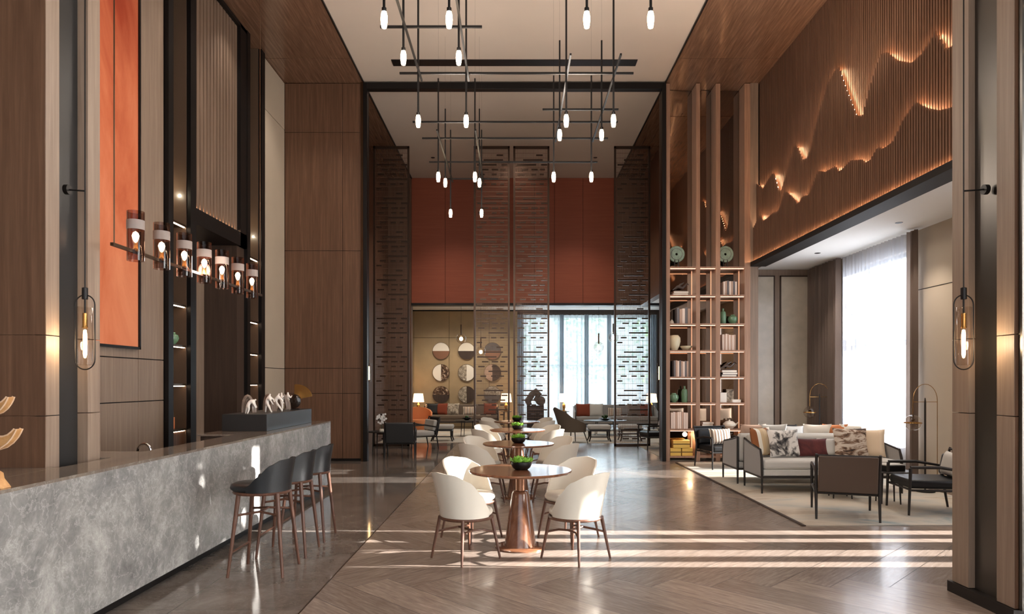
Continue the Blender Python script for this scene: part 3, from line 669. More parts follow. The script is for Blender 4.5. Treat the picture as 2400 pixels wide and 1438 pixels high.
MB().prism([(-.1, 0), (.1, 0), (.06, .05), (.055, .08), (.02, .1), (-.02, .1), (-.055, .08), (-.06, .05)], 'y', -.04, .04).build('base', 'gold_wood', t, bevel=.004)
# ------------------------------------------------------------------ chairs: shells
def interp(t_, pts):
    for a, b_ in zip(pts[:-1], pts[1:]):
        if t_ <= b_[0]:
            u = (t_-a[0])/(b_[0]-a[0]); u = u*u*(3-2*u)*.5+u*.5; return a[1]+(b_[1]-a[1])*u
    return pts[-1][1]
def shell_mesh(z0, prof, rx, ry, flare, amax=112, th=.024, nu=36, nv=8):
    vs = []
    for side in (0, 1):
        for i in range(nu+1):
            a = -amax+2*amax*i/nu; h = interp(abs(a), prof)
            for j in range(nv+1):
                v_ = j/nv; z = z0+(h-z0)*v_; fl = flare*(v_**1.3)*(h-z0)/(prof[0][1]-z0)*(.35+.65*cos(R(a)*.6))
                o = -th*side*(1-.35*v_)
                vs.append(((rx+fl*.5+o)*sin(R(a)), -(ry+fl+o)*cos(R(a)), z))
    k = nv+1; n = (nu+1)*k; fs = []
    for i in range(nu):
        for j in range(nv):
            q = i*k+j; fs.append((q, q+k, q+k+1, q+1)); fs.append((n+q, n+q+1, n+q+k+1, n+q+k))
    for i in range(nu):
        q = i*k+nv; fs.append((q, q+k, n+q+k, n+q)); q = i*k; fs.append((q+k, q, n+q, n+q+k))
    for j in range(nv): fs.append((j, j+1, n+j+1, n+j)); q = nu*k+j; fs.append((q+1, q, n+q, n+q+1))
    return MB().add(vs, fs, True)
def pad(z0, z1, rx, ry, cy=0, n=32):
    prof = [(.001, z0), (.9, z0), (.98, z0+(z1-z0)*.25), (1, z0+(z1-z0)*.5), (.96, z0+(z1-z0)*.82), (.85, z1), (.5, z1+.006), (.001, z1+.008)]
    return MB().lathe(prof, (0, cy, 0), n, rx, ry)
def rod(a, b_, r0, r1, n=10): return MB().tube([a, b_], [r0, r1], n)
def make_dining():
    t = thing('dining_chair', 'x', 'chair')
    pad(.395, .465, .235, .24, .012).build('seat', 'cream_leather', t)
    shell_mesh(.39, [(0, .81), (34, .79), (60, .725), (85, .6), (103, .49), (112, .45)], .24, .228, .105).build('backrest', 'cream_leather', t)
    MB().lathe([(.2, .37), (.243, .37), (.25, .382), (.243, .396), (.2, .396)], (0, .005, 0), 32).build('seat_ring', 'chair_wood', t)
    for x in (-1, 1):
        for y in (-1, 1): rod((x*.165, y*.165, .385), (x*.222, y*.222, 0), .018, .010).build('leg', 'chair_wood', t)
    mb = MB()
    for x in (-1, 1): mb.tube([(x*.19, -.19, .24), (x*.12, -.1, .265), (x*.105, 0, .27), (x*.12, .1, .265), (x*.19, .19, .24)], .010, 8)
    mb.tube([(-.105, 0, .27), (.105, 0, .27)], .010, 8); mb.build('stretcher', 'chair_wood', t)
    return t
def make_stool():
    t = thing('bar_stool', 'x', 'bar stool')
    pad(.685, .755, .215, .25, .03).build('seat', 'black_leather', t)
    shell_mesh(.69, [(0, .965), (38, .955), (62, .91), (85, .82), (103, .755), (112, .735)], .225, .215, .04).build('backrest', 'black_leather', t)
    MB().lathe([(.18, .665), (.215, .665), (.222, .675), (.215, .69), (.18, .69)], (0, .02, 0), 32, 1, 1.08).build('seat_ring', 'chair_wood', t)
    for x in (-1, 1):
        for y in (-1, 1): rod((x*.15, y*.16, .68), (x*.215, y*.225, 0), .020, .012).build('leg', 'chair_wood', t)
    mb = MB()
    for x in (-1, 1): mb.tube([(x*.17, -.175, .5), (x*.1, 0, .52), (x*.17, .175, .5)], .010, 8)
    mb.tube([(-.1, 0, .52), (.1, 0, .52)], .010, 8); mb.build('stretcher', 'chair_wood', t)
    rod((-.205, .205, .2), (.205, .205, .2), .009, .009).build('footrest', 'chair_wood', t)
    return t
st = make_stool()
for i, (y, l) in enumerate(((5.8, 'black leather bar stool nearest the camera, whole seat showing'), (6.42, 'black leather bar stool in the middle of the row of three at the bar'), (7.03, 'black leather bar stool farthest along the bar, next to the counter end'))):
    if i == 0: st.location = (-2.12, y, 0); st.rotation_euler = (0, 0, R(90)); st['label'] = l; st['group'] = 'bar stools along the marble bar'
    else: dup(st, (-2.12, y, 0), R(90), l)
dc = make_dining(); first = True
TY = [6.63, 9.5, 12.2, 14.8]; on = ['nearest', 'second', 'third', 'farthest']
for k, ty in enumerate(TY):
    for sx_ in (-1, 1):
        for sy_ in (-1, 1):
            cx, cy = .06+sx_*.5, ty+sy_*.42
            rz = math.atan2(ty-cy, .06-cx)-pi/2
            rz = {(-1, -1): R(-45), (1, -1): R(45), (-1, 1): R(-135), (1, 1): R(135)}[(sx_, sy_)]+R(random.uniform(-4, 4))
            l = 'cream leather dining chair, %s seat on the %s side of the %s round table' % ('near' if sy_ < 0 else 'far', 'left' if sx_ < 0 else 'right', on[k])
            if first: dc.location = (cx, cy, 0); dc.rotation_euler = (0, 0, rz); dc['label'] = l; dc['group'] = 'cream dining chairs around the round tables'; first = False
            else: dup(dc, (cx, cy, 0), rz, l)
rt = thing('round_table', 'round wooden pedestal table nearest the camera', 'table', (.06, TY[0], 0), 0, 'round pedestal tables down the hall')
MB().lathe([(.001, .722), (.46, .722), (.493, .73), (.5, .742), (.493, .752), (.001, .755)], n=64).build('tabletop', 'table_wood', rt)
MB().lathe([(.155, .02), (.15, .05), (.085, .52), (.072, .545), (.05, .55)], n=40).build('pedestal', 'copper_wood' if 'copper_wood' in M else 'table_wood', rt)
MB().lathe([(.045, .55), (.045, .7), (.12, .715), (.12, .722)], n=32).build('neck', 'copper', rt)
MB().lathe([(.001, 0), (.245, 0), (.245, .012), (.22, .02), (.001, .022)], n=48).build('base_plate', 'table_wood', rt)
for k in (1, 2, 3): dup(rt, (.06, TY[k], 0), 0, 'round wooden pedestal table, %s from the camera' % ['', 'second', 'third', 'fourth and farthest'][k])
pl = thing('potted_succulent', 'green succulent in a black bowl on the nearest table', 'plant', (.07, TY[0]-.02, .755), 0, 'potted succulents on the round tables')
MB().lathe([(.001, .0), (.06, 0), (.085, .02), (.1, .05), (.098, .075), (.09, .08), (.084, .07), (.001, .065)], n=32).build('bowl', 'black_metal', pl)
mb = MB()
for _ in range(70):
    a = random.random()*2*pi; q = .075*random.random()**.5; el = random.uniform(.3, 1.4); L = random.uniform(.045, .075); wd = L*.42
    c = Vector((q*cos(a), q*sin(a), .065)); d = Vector((cos(a)*cos(el), sin(a)*cos(el), sin(el))); s_ = d.cross(Vector((0, 0, 1))).normalized(); nn = s_.cross(d)
    tip = c+d*L; mid = c+d*L*.6
    mb.add([c, mid+s_*wd, tip+nn*.004, mid-s_*wd, mid+nn*.008, mid-nn*.006], [(0, 1, 4), (0, 4, 3), (1, 2, 4), (4, 2, 3), (0, 5, 1), (0, 3, 5), (1, 5, 2), (5, 3, 2)])
mb.build('foliage', 'leaf', pl)
for k in (1, 2, 3): dup(pl, (.06, TY[k], .755), k*1.3, 'green succulent in a black bowl on the %s table' % on[k])
# ------------------------------------------------------------------ lounge furniture
def cushion_mesh(w_, h, th, n=12):
    vs = []; fs = []
    for s_ in (-1, 1):
        for i in range(n+1):
            for j in range(n+1):
                u, v_ = -1+2*i/n, -1+2*j/n
                pin = 1-.08*(1-abs(v_)**2)*abs(u)**3; pin2 = 1-.08*(1-abs(u)**2)*abs(v_)**3
                t_ = th/2*((1-u**4)*(1-v_**4))**.55
                vs.append((u*w_/2*pin, s_*t_, v_*h/2*pin2+h/2))
    k = n+1; N = k*k
    for i in range(n):
        for j in range(n):
            q = i*k+j; fs.append((q, q+1, q+k+1, q+k)); fs.append((N+q, N+q+k, N+q+k+1, N+q+1))
    return MB().add(vs, fs, True)
def pillow(loc, rz, tilt, w_, h, m_, label, group, th=.13, roll=0):
    o = cushion_mesh(w_, h, th).build('throw_pillow', m_); tag(o, label, 'pillow', group, loc); o.rotation_euler = (tilt, roll, rz); return o
def armchair(label, loc, rz, back, cush, wd, name='lounge_armchair', w_=.66, d=.72, hb=.76, ha=.56, group=None):
    t = thing(name, label, 'armchair', loc, rz, group); x = w_/2
    for s_ in (-1, 1):
        rod((s_*x, d/2-.02, ha), (s_*x, d/2+.0, 0), .02, .013).build('leg', wd, t)
        MB().tube([(s_*x, -d/2-.06, hb), (s_*x, -d/2+.04, .42), (s_*x, -d/2-.03, 0)], [.015, .021, .013], 10).build('leg', wd, t)
        MB().tube([(s_*x, -d/2+.01, ha-.04), (s_*x, 0, ha+.015), (s_*x, d/2-.02, ha+.01)], [.014, .02, .018], 10).build('armrest', wd, t)
    mb = MB()
    for y in (d/2-.03, -d/2+.03): mb.tube([(-x, y, .3), (x, y, .3)], .014, 8)
    for s_ in (-1, 1): mb.tube([(s_*x, -d/2+.03, .3), (s_*x, d/2-.03, .3)], .014, 8)
    mb.tube([(-x, -d/2-.05, hb-.02), (x, -d/2-.05, hb-.02)], .014, 8); mb.build('frame', wd, t)
    rx = Matrix.Rotation(R(-11), 3, 'X').inverted()
    MB().box(-x+.02, x-.02, -d/2-.03, -d/2+.0, .32, hb-.01, Matrix.Rotation(R(11), 3, 'X'), (0, -d/2, .38)).build('backrest', back, t, bevel=.012, seg=3)
    MB().box(-x+.03, x-.03, -d/2+.05, d/2-.02, .31, .42).build('seat_cushion', cush, t, bevel=.035, seg=4)
    MB().box(-x+.03, x-.03, -d/2+.03, -d/2+.12, .42, hb-.08, Matrix.Rotation(R(11), 3, 'X'), (0, -d/2+.03, .38)).build('back_cushion', cush, t, bevel=.03, seg=4)
    return t
def sofa(label, loc, rz, fab, side, wd, w_=2.0, d=.74, hb=.78, group=None):
    t = thing('sofa', label, 'sofa', loc, rz, group); x = w_/2
    for s_ in (-1, 1):
        MB().tube([(s_*x, d/2-.06, .62), (s_*x, d/2-.01, .5), (s_*x, d/2, .3), (s_*x, d/2, 0)], [.014, .018, .018, .013], 10).build('leg', wd, t)
        MB().tube([(s_*x, -d/2, hb-.04), (s_*x, -d/2, .3), (s_*x, -d/2, 0)], [.014, .018, .013], 10).build('leg', wd, t)
        MB().tube([(s_*x, -d/2, hb-.05), (s_*x, -d/2+.25, hb-.1), (s_*x, d/2-.06, .62)], .014, 8).build('armrest', wd, t)
        MB().prism([(-d/2+.015, .24), (d/2-.015, .24), (d/2-.03, .48), (d/2-.07, .605), (-d/2+.25, hb-.115), (-d/2+.015, hb-.07)], 'x', s_*x-.012, s_*x+.012).build('side_panel', side, t)
    mb = MB(); mb.box(-x, x, d/2-.02, d/2+.01, .215, .245); mb.box(-x, x, -d/2-.01, -d/2+.02, .215, .245)
    for s_ in (-1, 1): mb.box(s_*x-.012, s_*x+.012, -d/2, d/2, .215, .245)
    mb.build('frame', wd, t)
    B(-x+.02, x-.02, -d/2+.02, d/2, .245, .34).build('seat_base', fab, t, bevel=.015)
    B(-x+.02, x-.02, -d/2+.14, d/2+.01, .34, .47).build('seat_cushion', fab, t, bevel=.04, seg=4)
    MB().box(-x+.02, x-.02, -d/2, -d/2+.15, .34, hb, Matrix.Rotation(R(5), 3, 'X'), (0, -d/2, .34)).build('backrest', fab, t, bevel=.05, seg=4)
    return t
struct_rug = tag(MB().box(3.24, 6.15, 7.6, 13.55, 0, .012).build('area_rug', 'rug'), 'large beige rug with pale blue watercolour pattern under the lounge furniture', 'rug')
B(3.2, 3.24, 7.58, 13.55, 0, .013).build('border', 'dark_wood', struct_rug)
armchair('brown leather armchair seen from behind at the front of the rug', (3.96, 8.2, .012), R(-20), 'brown_leather', 'taupe_fabric', 'black_wood', w_=.66, d=.76)
armchair('dark leather armchair at the right edge turned to the small side table', (5.1, 8.42, .012), R(82), 'black_leather', 'black_leather', 'black_wood', w_=.66, d=.7)
armchair('black leather armchair with a pale pillow in front of the lit shelving', (3.83, 12.75, .012), R(195), 'black_leather', 'black_leather', 'black_wood', w_=.64, d=.6)
armchair('dark wood armchair behind the sofas against the panelled wall', (5.15, 12.95, .012), R(176), 'black_wood', 'grey_fabric', 'black_wood', w_=.66)
sofa('light grey sofa facing the camera with many pillows', (4.54, 10.12, .012), pi, 'light_fabric', 'grey_fabric', 'black_wood')
sofa('light grey sofa standing back to back with the front one', (4.5, 11.06, .012), 0, 'light_fabric', 'grey_fabric', 'black_wood')
G = 'throw pillows on the front lounge sofa'
pillow((3.74, 10.2, .49), R(35), R(-12), .48, .44, 'stripe_fabric', 'striped brown and cream pillow at the left end of the front sofa', G)
pillow((4.03, 10.12, .49), R(8), R(-16), .5, .42, 'ink_fabric', 'white pillow with black ink pattern on the front sofa', G)
pillow((4.45, 10.16, .49), 0, R(-18), .48, .28, 'maroon_fabric', 'low maroon rectangular pillow on the front sofa', G)
pillow((4.72, 10.2, .49), R(-3), R(-18), .38, .28, 'light_fabric', 'small pale grey pillow beside the maroon one', G)
pillow((5.0, 10.1, .49), R(-4), R(-14), .5, .44, 'ink_beige_fabric', 'beige pillow with dark ink landscape on the front sofa', G)
pillow((5.3, 10.16, .49), R(-20), R(-14), .42, .42, 'triangle_fabric', 'cream pillow with gold pattern at the right end of the front sofa', G)
G2 = 'throw pillows on the rear lounge sofa'
for x, m_, l, w_ in ((3.8, 'book_beige', 'tan pillow at the left end of the rear sofa', .42), (4.12, 'light_fabric', 'pale pillow left of centre on the rear sofa', .46), (4.84, 'paper', 'white pillow on the rear sofa peeking over the backrests', .44), (5.12, 'orange_fabric', 'peach pillow at the right of the rear sofa', .4), (5.36, 'paper', 'white pillow at the right end of the rear sofa', .4)):
    pillow((x, 10.98, .49), R(random.uniform(-8, 8)), R(14), w_, .46, m_, l, G2)
G3 = 'pillows on the lounge armchairs'
pillow((3.86, 12.72, .44), R(12), R(-14), .44, .3, 'plaid_fabric', 'pale pillow with grey centre on the black leather armchair', G3)
pillow((5.0, 12.95, .44), R(5), R(-14), .4, .36, 'light_fabric', 'left pale pillow on the dark wood armchair by the wall', G3)
pillow((5.32, 12.95, .44), R(-8), R(-14), .36, .34, 'light_fabric', 'right pale pillow on the dark wood armchair by the wall', G3)
pillow((5.33, 8.38, .45), R(82), R(14), .4, .3, 'light_fabric', 'pale pillow on the dark armchair at the right edge', G3)
def side_table(loc, label, r_=.26, h=.43, m_='black_wood', name='side_table', legs=4, sx=1, group=None):
    t = thing(name, label, 'table', loc, 0, group)
    MB().lathe([(.001, h-.02), (r_, h-.02), (r_+.008, h-.01), (r_, h), (.001, h)], n=36, sx=sx).build('tabletop', m_, t)
    for k in range(legs):
        a = k*2*pi/legs+.6; rod((r_*.55*cos(a)*sx, r_*.55*sin(a), h-.02), (r_*.62*cos(a)*sx, r_*.62*sin(a), 0), .014, .009).build('leg', m_, t)
    return t
side_table((4.93, 9.0, .012), 'small round black side table between the brown armchair and right armchair')
t = thing('decor_box', 'flat black box with pale lid on the round black side table', 'box', (4.95, 8.98, .442), R(10))
B(-.14, .14, -.1, .1, 0, .07).build('box_body', 'black_metal', t, bevel=.004); B(-.13, .13, -.09, .09, .07, .085).build('lid', 'light_fabric', t, bevel=.004)
side_table((4.5, 9.42, .012), 'low dark coffee table in front of the front lounge sofa', .27, .3, 'black_wood', 'coffee_table')
t = thing('orchid', 'white orchid on the low coffee table beside the brown armchair', 'plant', (4.66, 9.38, .312))
def orchid(t, n=26, spread=.14, h=.2):
    MB().lathe([(.001, 0), (.05, 0), (.06, .03), (.05, .06), (.001, .055)]).build('pot', 'white_ceramic', t)
    mb = MB(); mb.tube([(0, 0, .05), (.02, 0, h*.7), (spread*.5, 0, h)], .004, 6); mb.tube([(0, 0, .05), (-.02, .01, h*.6), (-spread*.6, .02, h*.7)], .004, 6); mb.build('stem', 'dark_leaf', t)
    mb = MB()
    for _ in range(n):
        c = Vector((random.uniform(-spread, spread), random.uniform(-.04, .04), random.uniform(h*.5, h*1.15)))
        for k in range(5):
            a = k*2*pi/5; d = Vector((cos(a), -.3, sin(a)))*.028; e = Vector((-sin(a), 0, cos(a)))*.012
            mb.add([c, c+d*.6+e, c+d, c+d*.6-e], [(0, 1, 2, 3)])
    mb.build('blossoms', 'petal', t, recalc=False)
orchid(t, 16, .12, .16)
# arched floor lamps
def arc_lamp(loc, rz, label):
    t = thing('arched_floor_lamp', label, 'floor lamp', loc, rz, 'arched floor lamps in the lounge')
    MB().lathe([(.001, 0), (.13, 0), (.13, .015), (.02, .02), (.015, .03)]).build('base', 'black_metal', t)
    MB().tube([(0, 0, .02), (0, 0, 1.3), (0, 0, 1.36)], [.014, .014, .006]).build('pole', 'black_wood', t)
    r_ = .17
    MB().tube([(.19, 0, .25), (.19, 0, 1.32)]+[(.0+.19*cos(pi*a/14), 0, 1.32+.24*sin(pi*a/14)) for a in range(1, 14)]+[(-.19, 0, 1.32), (-.19, 0, 1.12)], .0045, 8).build('arch', 'brass', t)
    MB().tube([(-.19, 0, 1.3), (.19, 0, 1.3)], .004, 8).build('crossbar', 'brass', t)
    g = MB().ball((-.19, 0, 1.0), .115, 1, 24, 16).build('globe', 'clear_glass', t)
    MB().lathe([(.113, -.006), (.119, -.006), (.119, .006), (.113, .006), (.113, -.006)], (-.19, 0, 1.0), 28).build('ring', 'brass', g)
    MB().lathe([(.012, .11), (.012, .06), (.03, .05), (.012, .02)], (-.19, 0, 1.0), 16).build('socket', 'bronze', g)
    return t
arc_lamp((5.96, 9.9, .012), R(6), 'arched brass floor lamp with hanging glass globe before the window')
arc_lamp((5.95, 13.3, .012), R(0), 'arched brass floor lamp with hanging glass globe at the far drape')
t = thing('wall_outlet_plate', 'small dark grille low on the beige lounge wall', 'wall grille', (XW, 9.78, .3))
B(-.008, 0, -.08, .08, 0, .09).build('plate', 'bronze', t)
# ------------------------------------------------------------------ grid chandelier
ch = thing('grid_chandelier', 'large black grid chandelier of crossing bars and vertical rods with glowing bulbs', 'chandelier', (0, 9, 4.75))
rods = [(-1.2, 6.3, 4.93), (-.6, 6.3, 4.93), (-1.2, 7.4, 5.1), (-.6, 7.4, 5.1), (-1.2, 8.54, 4.85), (-.6, 8.54, 4.85), (-1.2, 10.8, 4.83), (-.62, 10.8, 4.83),
        (-1.21, 12.0, 5.09), (-.61, 12.0, 5.09), (-1.21, 13.0, 4.8), (-.62, 13.0, 4.8), (.67, 6.3, 4.93), (1.26, 6.3, 4.93), (.64, 9.6, 5.06), (1.23, 9.6, 5.06), (.645, 8.45, 4.82), (1.23, 8.45, 4.82), (.62, 10.7, 4.8), (1.21, 10.7, 4.8)]
chz = 4.75
for x, y, z in rods:
    x0, y0, z0 = x, y-9, z-chz; zt = 6.4-chz
    r_ = MB().box(x0-.011, x0+.011, y0-.011, y0+.011, z0+.1, zt).build('rod', 'black_metal', ch)
    MB().tube([(x0, y0, zt), (x0, y0, CZ-chz-.01)], .0008, 5).build('wire', 'black_metal', r_)
    MB().lathe([(.018, .085), (.022, .09), (.022, .12), (.012, .125)], (x0, y0, z0), 16).build('socket', 'black_metal', r_)
    MB().lathe([(.001, -.065), (.022, -.062), (.028, -.03), (.032, .01), (.03, .05), (.022, .085), (.001, .086)], (x0, y0, z0), 16).build('bulb', 'bulb_glow', r_)
for x0, x1, y, z in ((-1.46, -.35, 7.42, 5.47), (-1.44, 1.5, 8.56, 5.48), (.4, 1.47, 9.6, 5.44), (-1.51, 1.54, 10.14, 5.47), (-1.46, 1.49, 10.82, 5.47), (-1.5, 1.47, 12.02, 5.48), (-1.34, -.3, 13.02, 5.48)):
    B(x0, x1, y-9+.011, y-9+.033, z-chz-.012, z-chz+.012).build('crossbar', 'black_metal', ch)
for x, y0, y1 in ((-1.2, 4.0, 8.7), (-.6, 4.0, 8.7), (-1.2, 10.4, 13.1), (-.61, 10.4, 13.1), (.64, 8.0, 10.9), (1.23, 8.0, 10.9), (.67, 4.5, 6.6), (1.26, 4.5, 6.6)):
    B(x+.011, x+.033, y0-9, y1-9, 5.44-chz-.012, 5.44-chz+.012).build('crossbar', 'black_metal', ch)
struct(B(-2.32, 2.33, 12.87, 13.12, CZ-.012, CZ+.01).build('trim_7', 'black_metal'))
for i, (x, y) in enumerate(((-.9, 7.0), (.95, 7.0), (-.9, 11.0), (.95, 10.2))): light('POINT', 'chandelier_glow', (x, y, 4.7), 55, (1, .88, .77), shadow_soft_size=.25)
# downlights: a fixture pair, then added fill spots
dl = thing('downlight', 'recessed ceiling downlight', 'ceiling light', (-2.2, 18.5, CZ))
MB().lathe([(.03, .0), (.05, -.004), (.055, 0)], n=20).build('ring', 'black_metal', dl); MB().lathe([(.001, -.001), (.03, -.001)], n=16).build('diffuser', 'black_metal', dl)
dl['label'] = 'tiny dark ceiling downlight above the orange wall on the left'
dup(dl, (2.2, 18.5, CZ), 0, 'tiny dark ceiling downlight above the orange wall on the right')
for x, y, e in ((-3.8, 9.5, 60), (-3.8, 6.5, 60), (-3.8, 12.6, 60), (3.9, 8.5, 45), (3.9, 11.5, 60), (0, 16.5, 160), (-1.8, 18.4, 240), (1.8, 18.4, 240), (0, 3, 60), (5.75, 8.3, 70), (5.75, 10.2, 70), (5.6, 12.6, 90), (-4.2, 11.0, 40)):
    light('SPOT', 'ceiling_fill_spot', (x, y, CZ-.05 if x < 5 else 3.93), e, (1, .88, .77), (0, 0, -1), spot_size=R(95), spot_blend=.8, shadow_soft_size=.06)  # added ceiling spots to lift the room, most without a fixture
for x, y, l in ((5.75, 8.3, 'nearest'), (5.75, 10.2, 'middle'), (5.6, 12.6, 'farthest')): dup(dl, (x, y, 3.98), 0, 'added small downlight in the white lounge ceiling, %s of three' % l, 'added downlights in the lounge ceiling')  # fixtures made up to go with the lounge fill spots
light('SPOT', 'ceiling_wash', (3.9, 9.5, 5.2), 110, (1, .88, .77), (0, 0, 1), spot_size=R(150), spot_blend=1, shadow_soft_size=.3)
for x, y, e in ((-2.6, 22.6, 110), (-.9, 22.9, 110), (3, 21.6, 60), (-2, 19.6, 40), (2, 19.6, 40)):
    light('SPOT', 'far_fill_spot', (x, y, 4.15), e, (1, .86, .7), (0, .25, -1), spot_size=R(120), spot_blend=.8, shadow_soft_size=.05)  # added spots without fixtures that brighten the far lounge
for y in (9.45, 12.1): light('POINT', 'niche_glint', (XL-.2, y, 4.3), 2.5, (1, .85, .6), shadow_soft_size=.02)  # added points imitating a spotlight's reflection in the niches
light('POINT', 'linear_pendant_glow', (-3.0, 6.6, 2.7), 26, (1, .86, .72), shadow_soft_size=.12)
# ------------------------------------------------------------------ tube pendants on the columns
def tube_pendant(x, y, sgn, label, sc=1.0, group='glass tube pendants on the columns', full=True):
    t = thing('tube_pendant', label, 'pendant lamp', (x, y, 1.6), 0, group); s = sc
    def ring(w_, z0, z1, r_):
        n = 12; pts = [(w_*cos(pi*i/n), 0, z1+w_*1.0*sin(pi*i/n)) for i in range(n+1)]+[(-w_*cos(pi*i/n), 0, z0-w_*1.0*sin(pi*i/n)) for i in range(n+1)]
        return MB().tube(pts, r_, 8, closed=True)
    ring(.07*s, .16*s, .55*s, .0045*s).build('ring', 'black_metal', t)
    g = MB().lathe([(.045*s, .12*s), (.05*s, .125*s), (.05*s, .53*s), (.046*s, .535*s)], n=28).build('glass_tube', 'clear_glass', t)
    MB().lathe([(.001, .49*s), (.016*s, .49*s), (.016*s, .4*s), (.02*s, .385*s), (.001, .384*s)], n=16).build('socket', 'brass', t)
    MB().lathe([(.001, .17*s), (.008*s, .175*s), (.013*s, .2*s), (.013*s, .34*s), (.01*s, .37*s), (.001, .375*s)], n=16).build('bulb', 'bulb_glow_soft', t)
    MB().lathe([(.02*s, .59*s), (.02*s, .67*s), (.008*s, .675*s)], n=16).build('cap', 'black_metal', t)
    MB().tube([(0, 0, .49*s), (0, 0, .6*s)], .006*s).build('stem', 'black_metal', t)
    if full:
        MB().tube([(0, 0, .67), (0, 0, CZ-1.6-.03)], .0045, 8).build('cord', 'black_metal', t)
        b_ = MB(); b_.tube([(0, 0, 1.36), (sgn*.14, .0, 1.37)], .006, 8); b_.lathe([(.001, 0), (.035, 0), (.035, .03), (.001, .03)], (sgn*.14, 0, 1.37), 20, ax='x'); b_.build('bracket', 'black_metal', t)
    return t
tube_pendant(-3.055, 4.86, -1, 'glass tube pendant in an oval ring hanging at the left column'); tube_pendant(3.2, 4.86, 1, 'glass tube pendant in an oval ring hanging at the right column')
light('POINT', 'tube_glow', (-3.055, 4.76, 1.87), 3.5, (1, .75, .48), shadow_soft_size=.04); light('POINT', 'tube_glow', (3.2, 4.76, 1.87), 3.5, (1, .75, .48), shadow_soft_size=.04)
for x, y, l in ((-3.3, 15.5, 'small glowing tube pendant by the left post of the portal'), (3.3, 15.5, 'small glowing tube pendant by the right post of the portal')):
    t = thing('tube_pendant', l, 'pendant lamp', (x, y, 1.65), 0, 'small tube pendants beyond the portal')
    MB().lathe([(.001, 0), (.02, .01), (.02, .3), (.001, .31)], n=14).build('bulb', 'bulb_glow_soft', t); MB().lathe([(.05, -.05), (.05, .38)], n=16).build('glass_tube', 'clear_glass', t)
    MB().tube([(0, 0, .3), (0, 0, CZ-1.7)], .006, 6).build('cord', 'black_metal', t)
# linear pendant over the bar
lp = thing('linear_pendant', 'long linear pendant of seven glass cylinders with glowing bulbs over the bar', 'pendant lamp', (-3.0, 5.09, 2.63))
B(-.012, .012, 0, 3.02, -.012, .012).build('bar', 'bronze', lp)
for y in (.03, 2.97): MB().tube([(0, y, 0), (0, y, CZ-2.66)], .005, 8).build('rod', 'bronze', lp)
for i in range(7):
    y = .32+i*.4; c = (0, y, 0)
    g = MB().lathe([(.062, -.07), (.064, -.07), (.064, .32), (.062, .32)], c, 28).build('glass_cylinder', 'smoke_glass', lp)
    MB().lathe([(.0655, .175), (.0655, .25)], c, 28).build('frosted_band', 'frosted', g)
    MB().lathe([(.03, .0), (.034, .01), (.02, .03), (.014, .07), (.001, .076)], c, 16).build('holder', 'brass', lp)
    MB().lathe([(.001, .075), (.012, .082), (.019, .1), (.027, .128), (.019, .152), (.001, .165)], c, 16).build('bulb', 'bulb_glow', lp)
# ------------------------------------------------------------------ objects on the shelving
ZS = lv
def books(x0, x1, z, cell, mats, hh=.34, n=7):
    n = max(3, n); w_ = (x1-x0)/n; pos = ['first', 'second', 'third', 'fourth', 'fifth', 'sixth', 'seventh', 'eighth', 'ninth']
    for i in range(n):
        ww = w_*random.uniform(.88, .98); h = hh*random.uniform(.9, 1.0)
        t = thing('book', '%s upright book, %s' % (pos[i], cell), 'book', (x0+i*w_, 13.93, z+.001), 0, 'upright books, '+cell)
        B(0, ww, 0, .2, 0, h).build('cover', mats[i % len(mats)], t, bevel=.003); B(.004, ww-.004, .004, .195, h, h+.001).build('pages', 'paper', t)
def flat_books(x0, z, n, cell, mats, w_=.3, y=13.95):
    zz = z+.001
    for i in range(n):
        h = .045; t = thing('book', '%s flat book, %s' % (['lowest', 'second', 'third', 'top'][i], cell), 'book', (x0+random.uniform(0, .03), y, zz), 0, 'flat book stacks on the shelving')
        B(0, w_, 0, .2, 0, h-.002).build('cover', mats[i % len(mats)], t, bevel=.003); B(.005, w_+.001, -.001, .19, .006, h-.008).build('pages', 'paper', t); zz += h
def vase(prof, m_, x, z, label, s=1, y=14.02, name='vase', cat='vase'):
    t = thing(name, label, cat, (x, y, z+.001)); MB().lathe([(r_*s, h*s) for r_, h in prof], n=28).build('body', m_, t); return t
JAR = [(.001, 0), (.04, 0), (.085, .05), (.1, .1), (.085, .15), (.05, .17), (.045, .19), (.04, .19), (.04, .17), (.001, .16)]
TALL = [(.001, 0), (.05, 0), (.06, .02), (.062, .2), (.05, .25), (.02, .27), (.02, .31), (.026, .315), (.02, .32), (.001, .31)]
URN = [(.001, 0), (.06, 0), (.1, .08), (.125, .18), (.12, .26), (.08, .31), (.07, .31), (.075, .28), (.001, .26)]
BOWL = [(.001, 0), (.05, 0), (.11, .05), (.13, .09), (.12, .09), (.1, .06), (.001, .02)]
x1c, x3c = 3.17, 4.2
W3 = ['book_white', 'book_beige', 'book_white', 'book_white']; D3 = ['book_grey', 'book_beige', 'book_white']
flat_books(3.24, ZS[6], 2, 'top row, left column of the shelving', W3)
def driftwood(x, z, label, y=14.03):
    t = thing('driftwood_ornament', label, 'ornament', (x, y, z+.002))
    mb = MB(); mb.tube([(-.16, 0, .02), (-.06, 0, .09), (.04, .0, .06), (.14, 0, .15), (.18, 0, .12)], [.01, .028, .03, .02, .006], 10); mb.tube([(-.1, .02, .03), (0, .01, .13), (.07, 0, .17)], [.008, .024, .006], 8); mb.tube([(-.12, 0, .0), (.12, 0, .0)], .012, 8)
    mb.build('branch', 'rock', t)
driftwood(3.42, ZS[6]+.1, 'dark driftwood ornament on the flat books at the top left of the shelving')
books(4.27, 4.55, ZS[6], 'top row, right column of the shelving', D3[::-1], .3, 7)
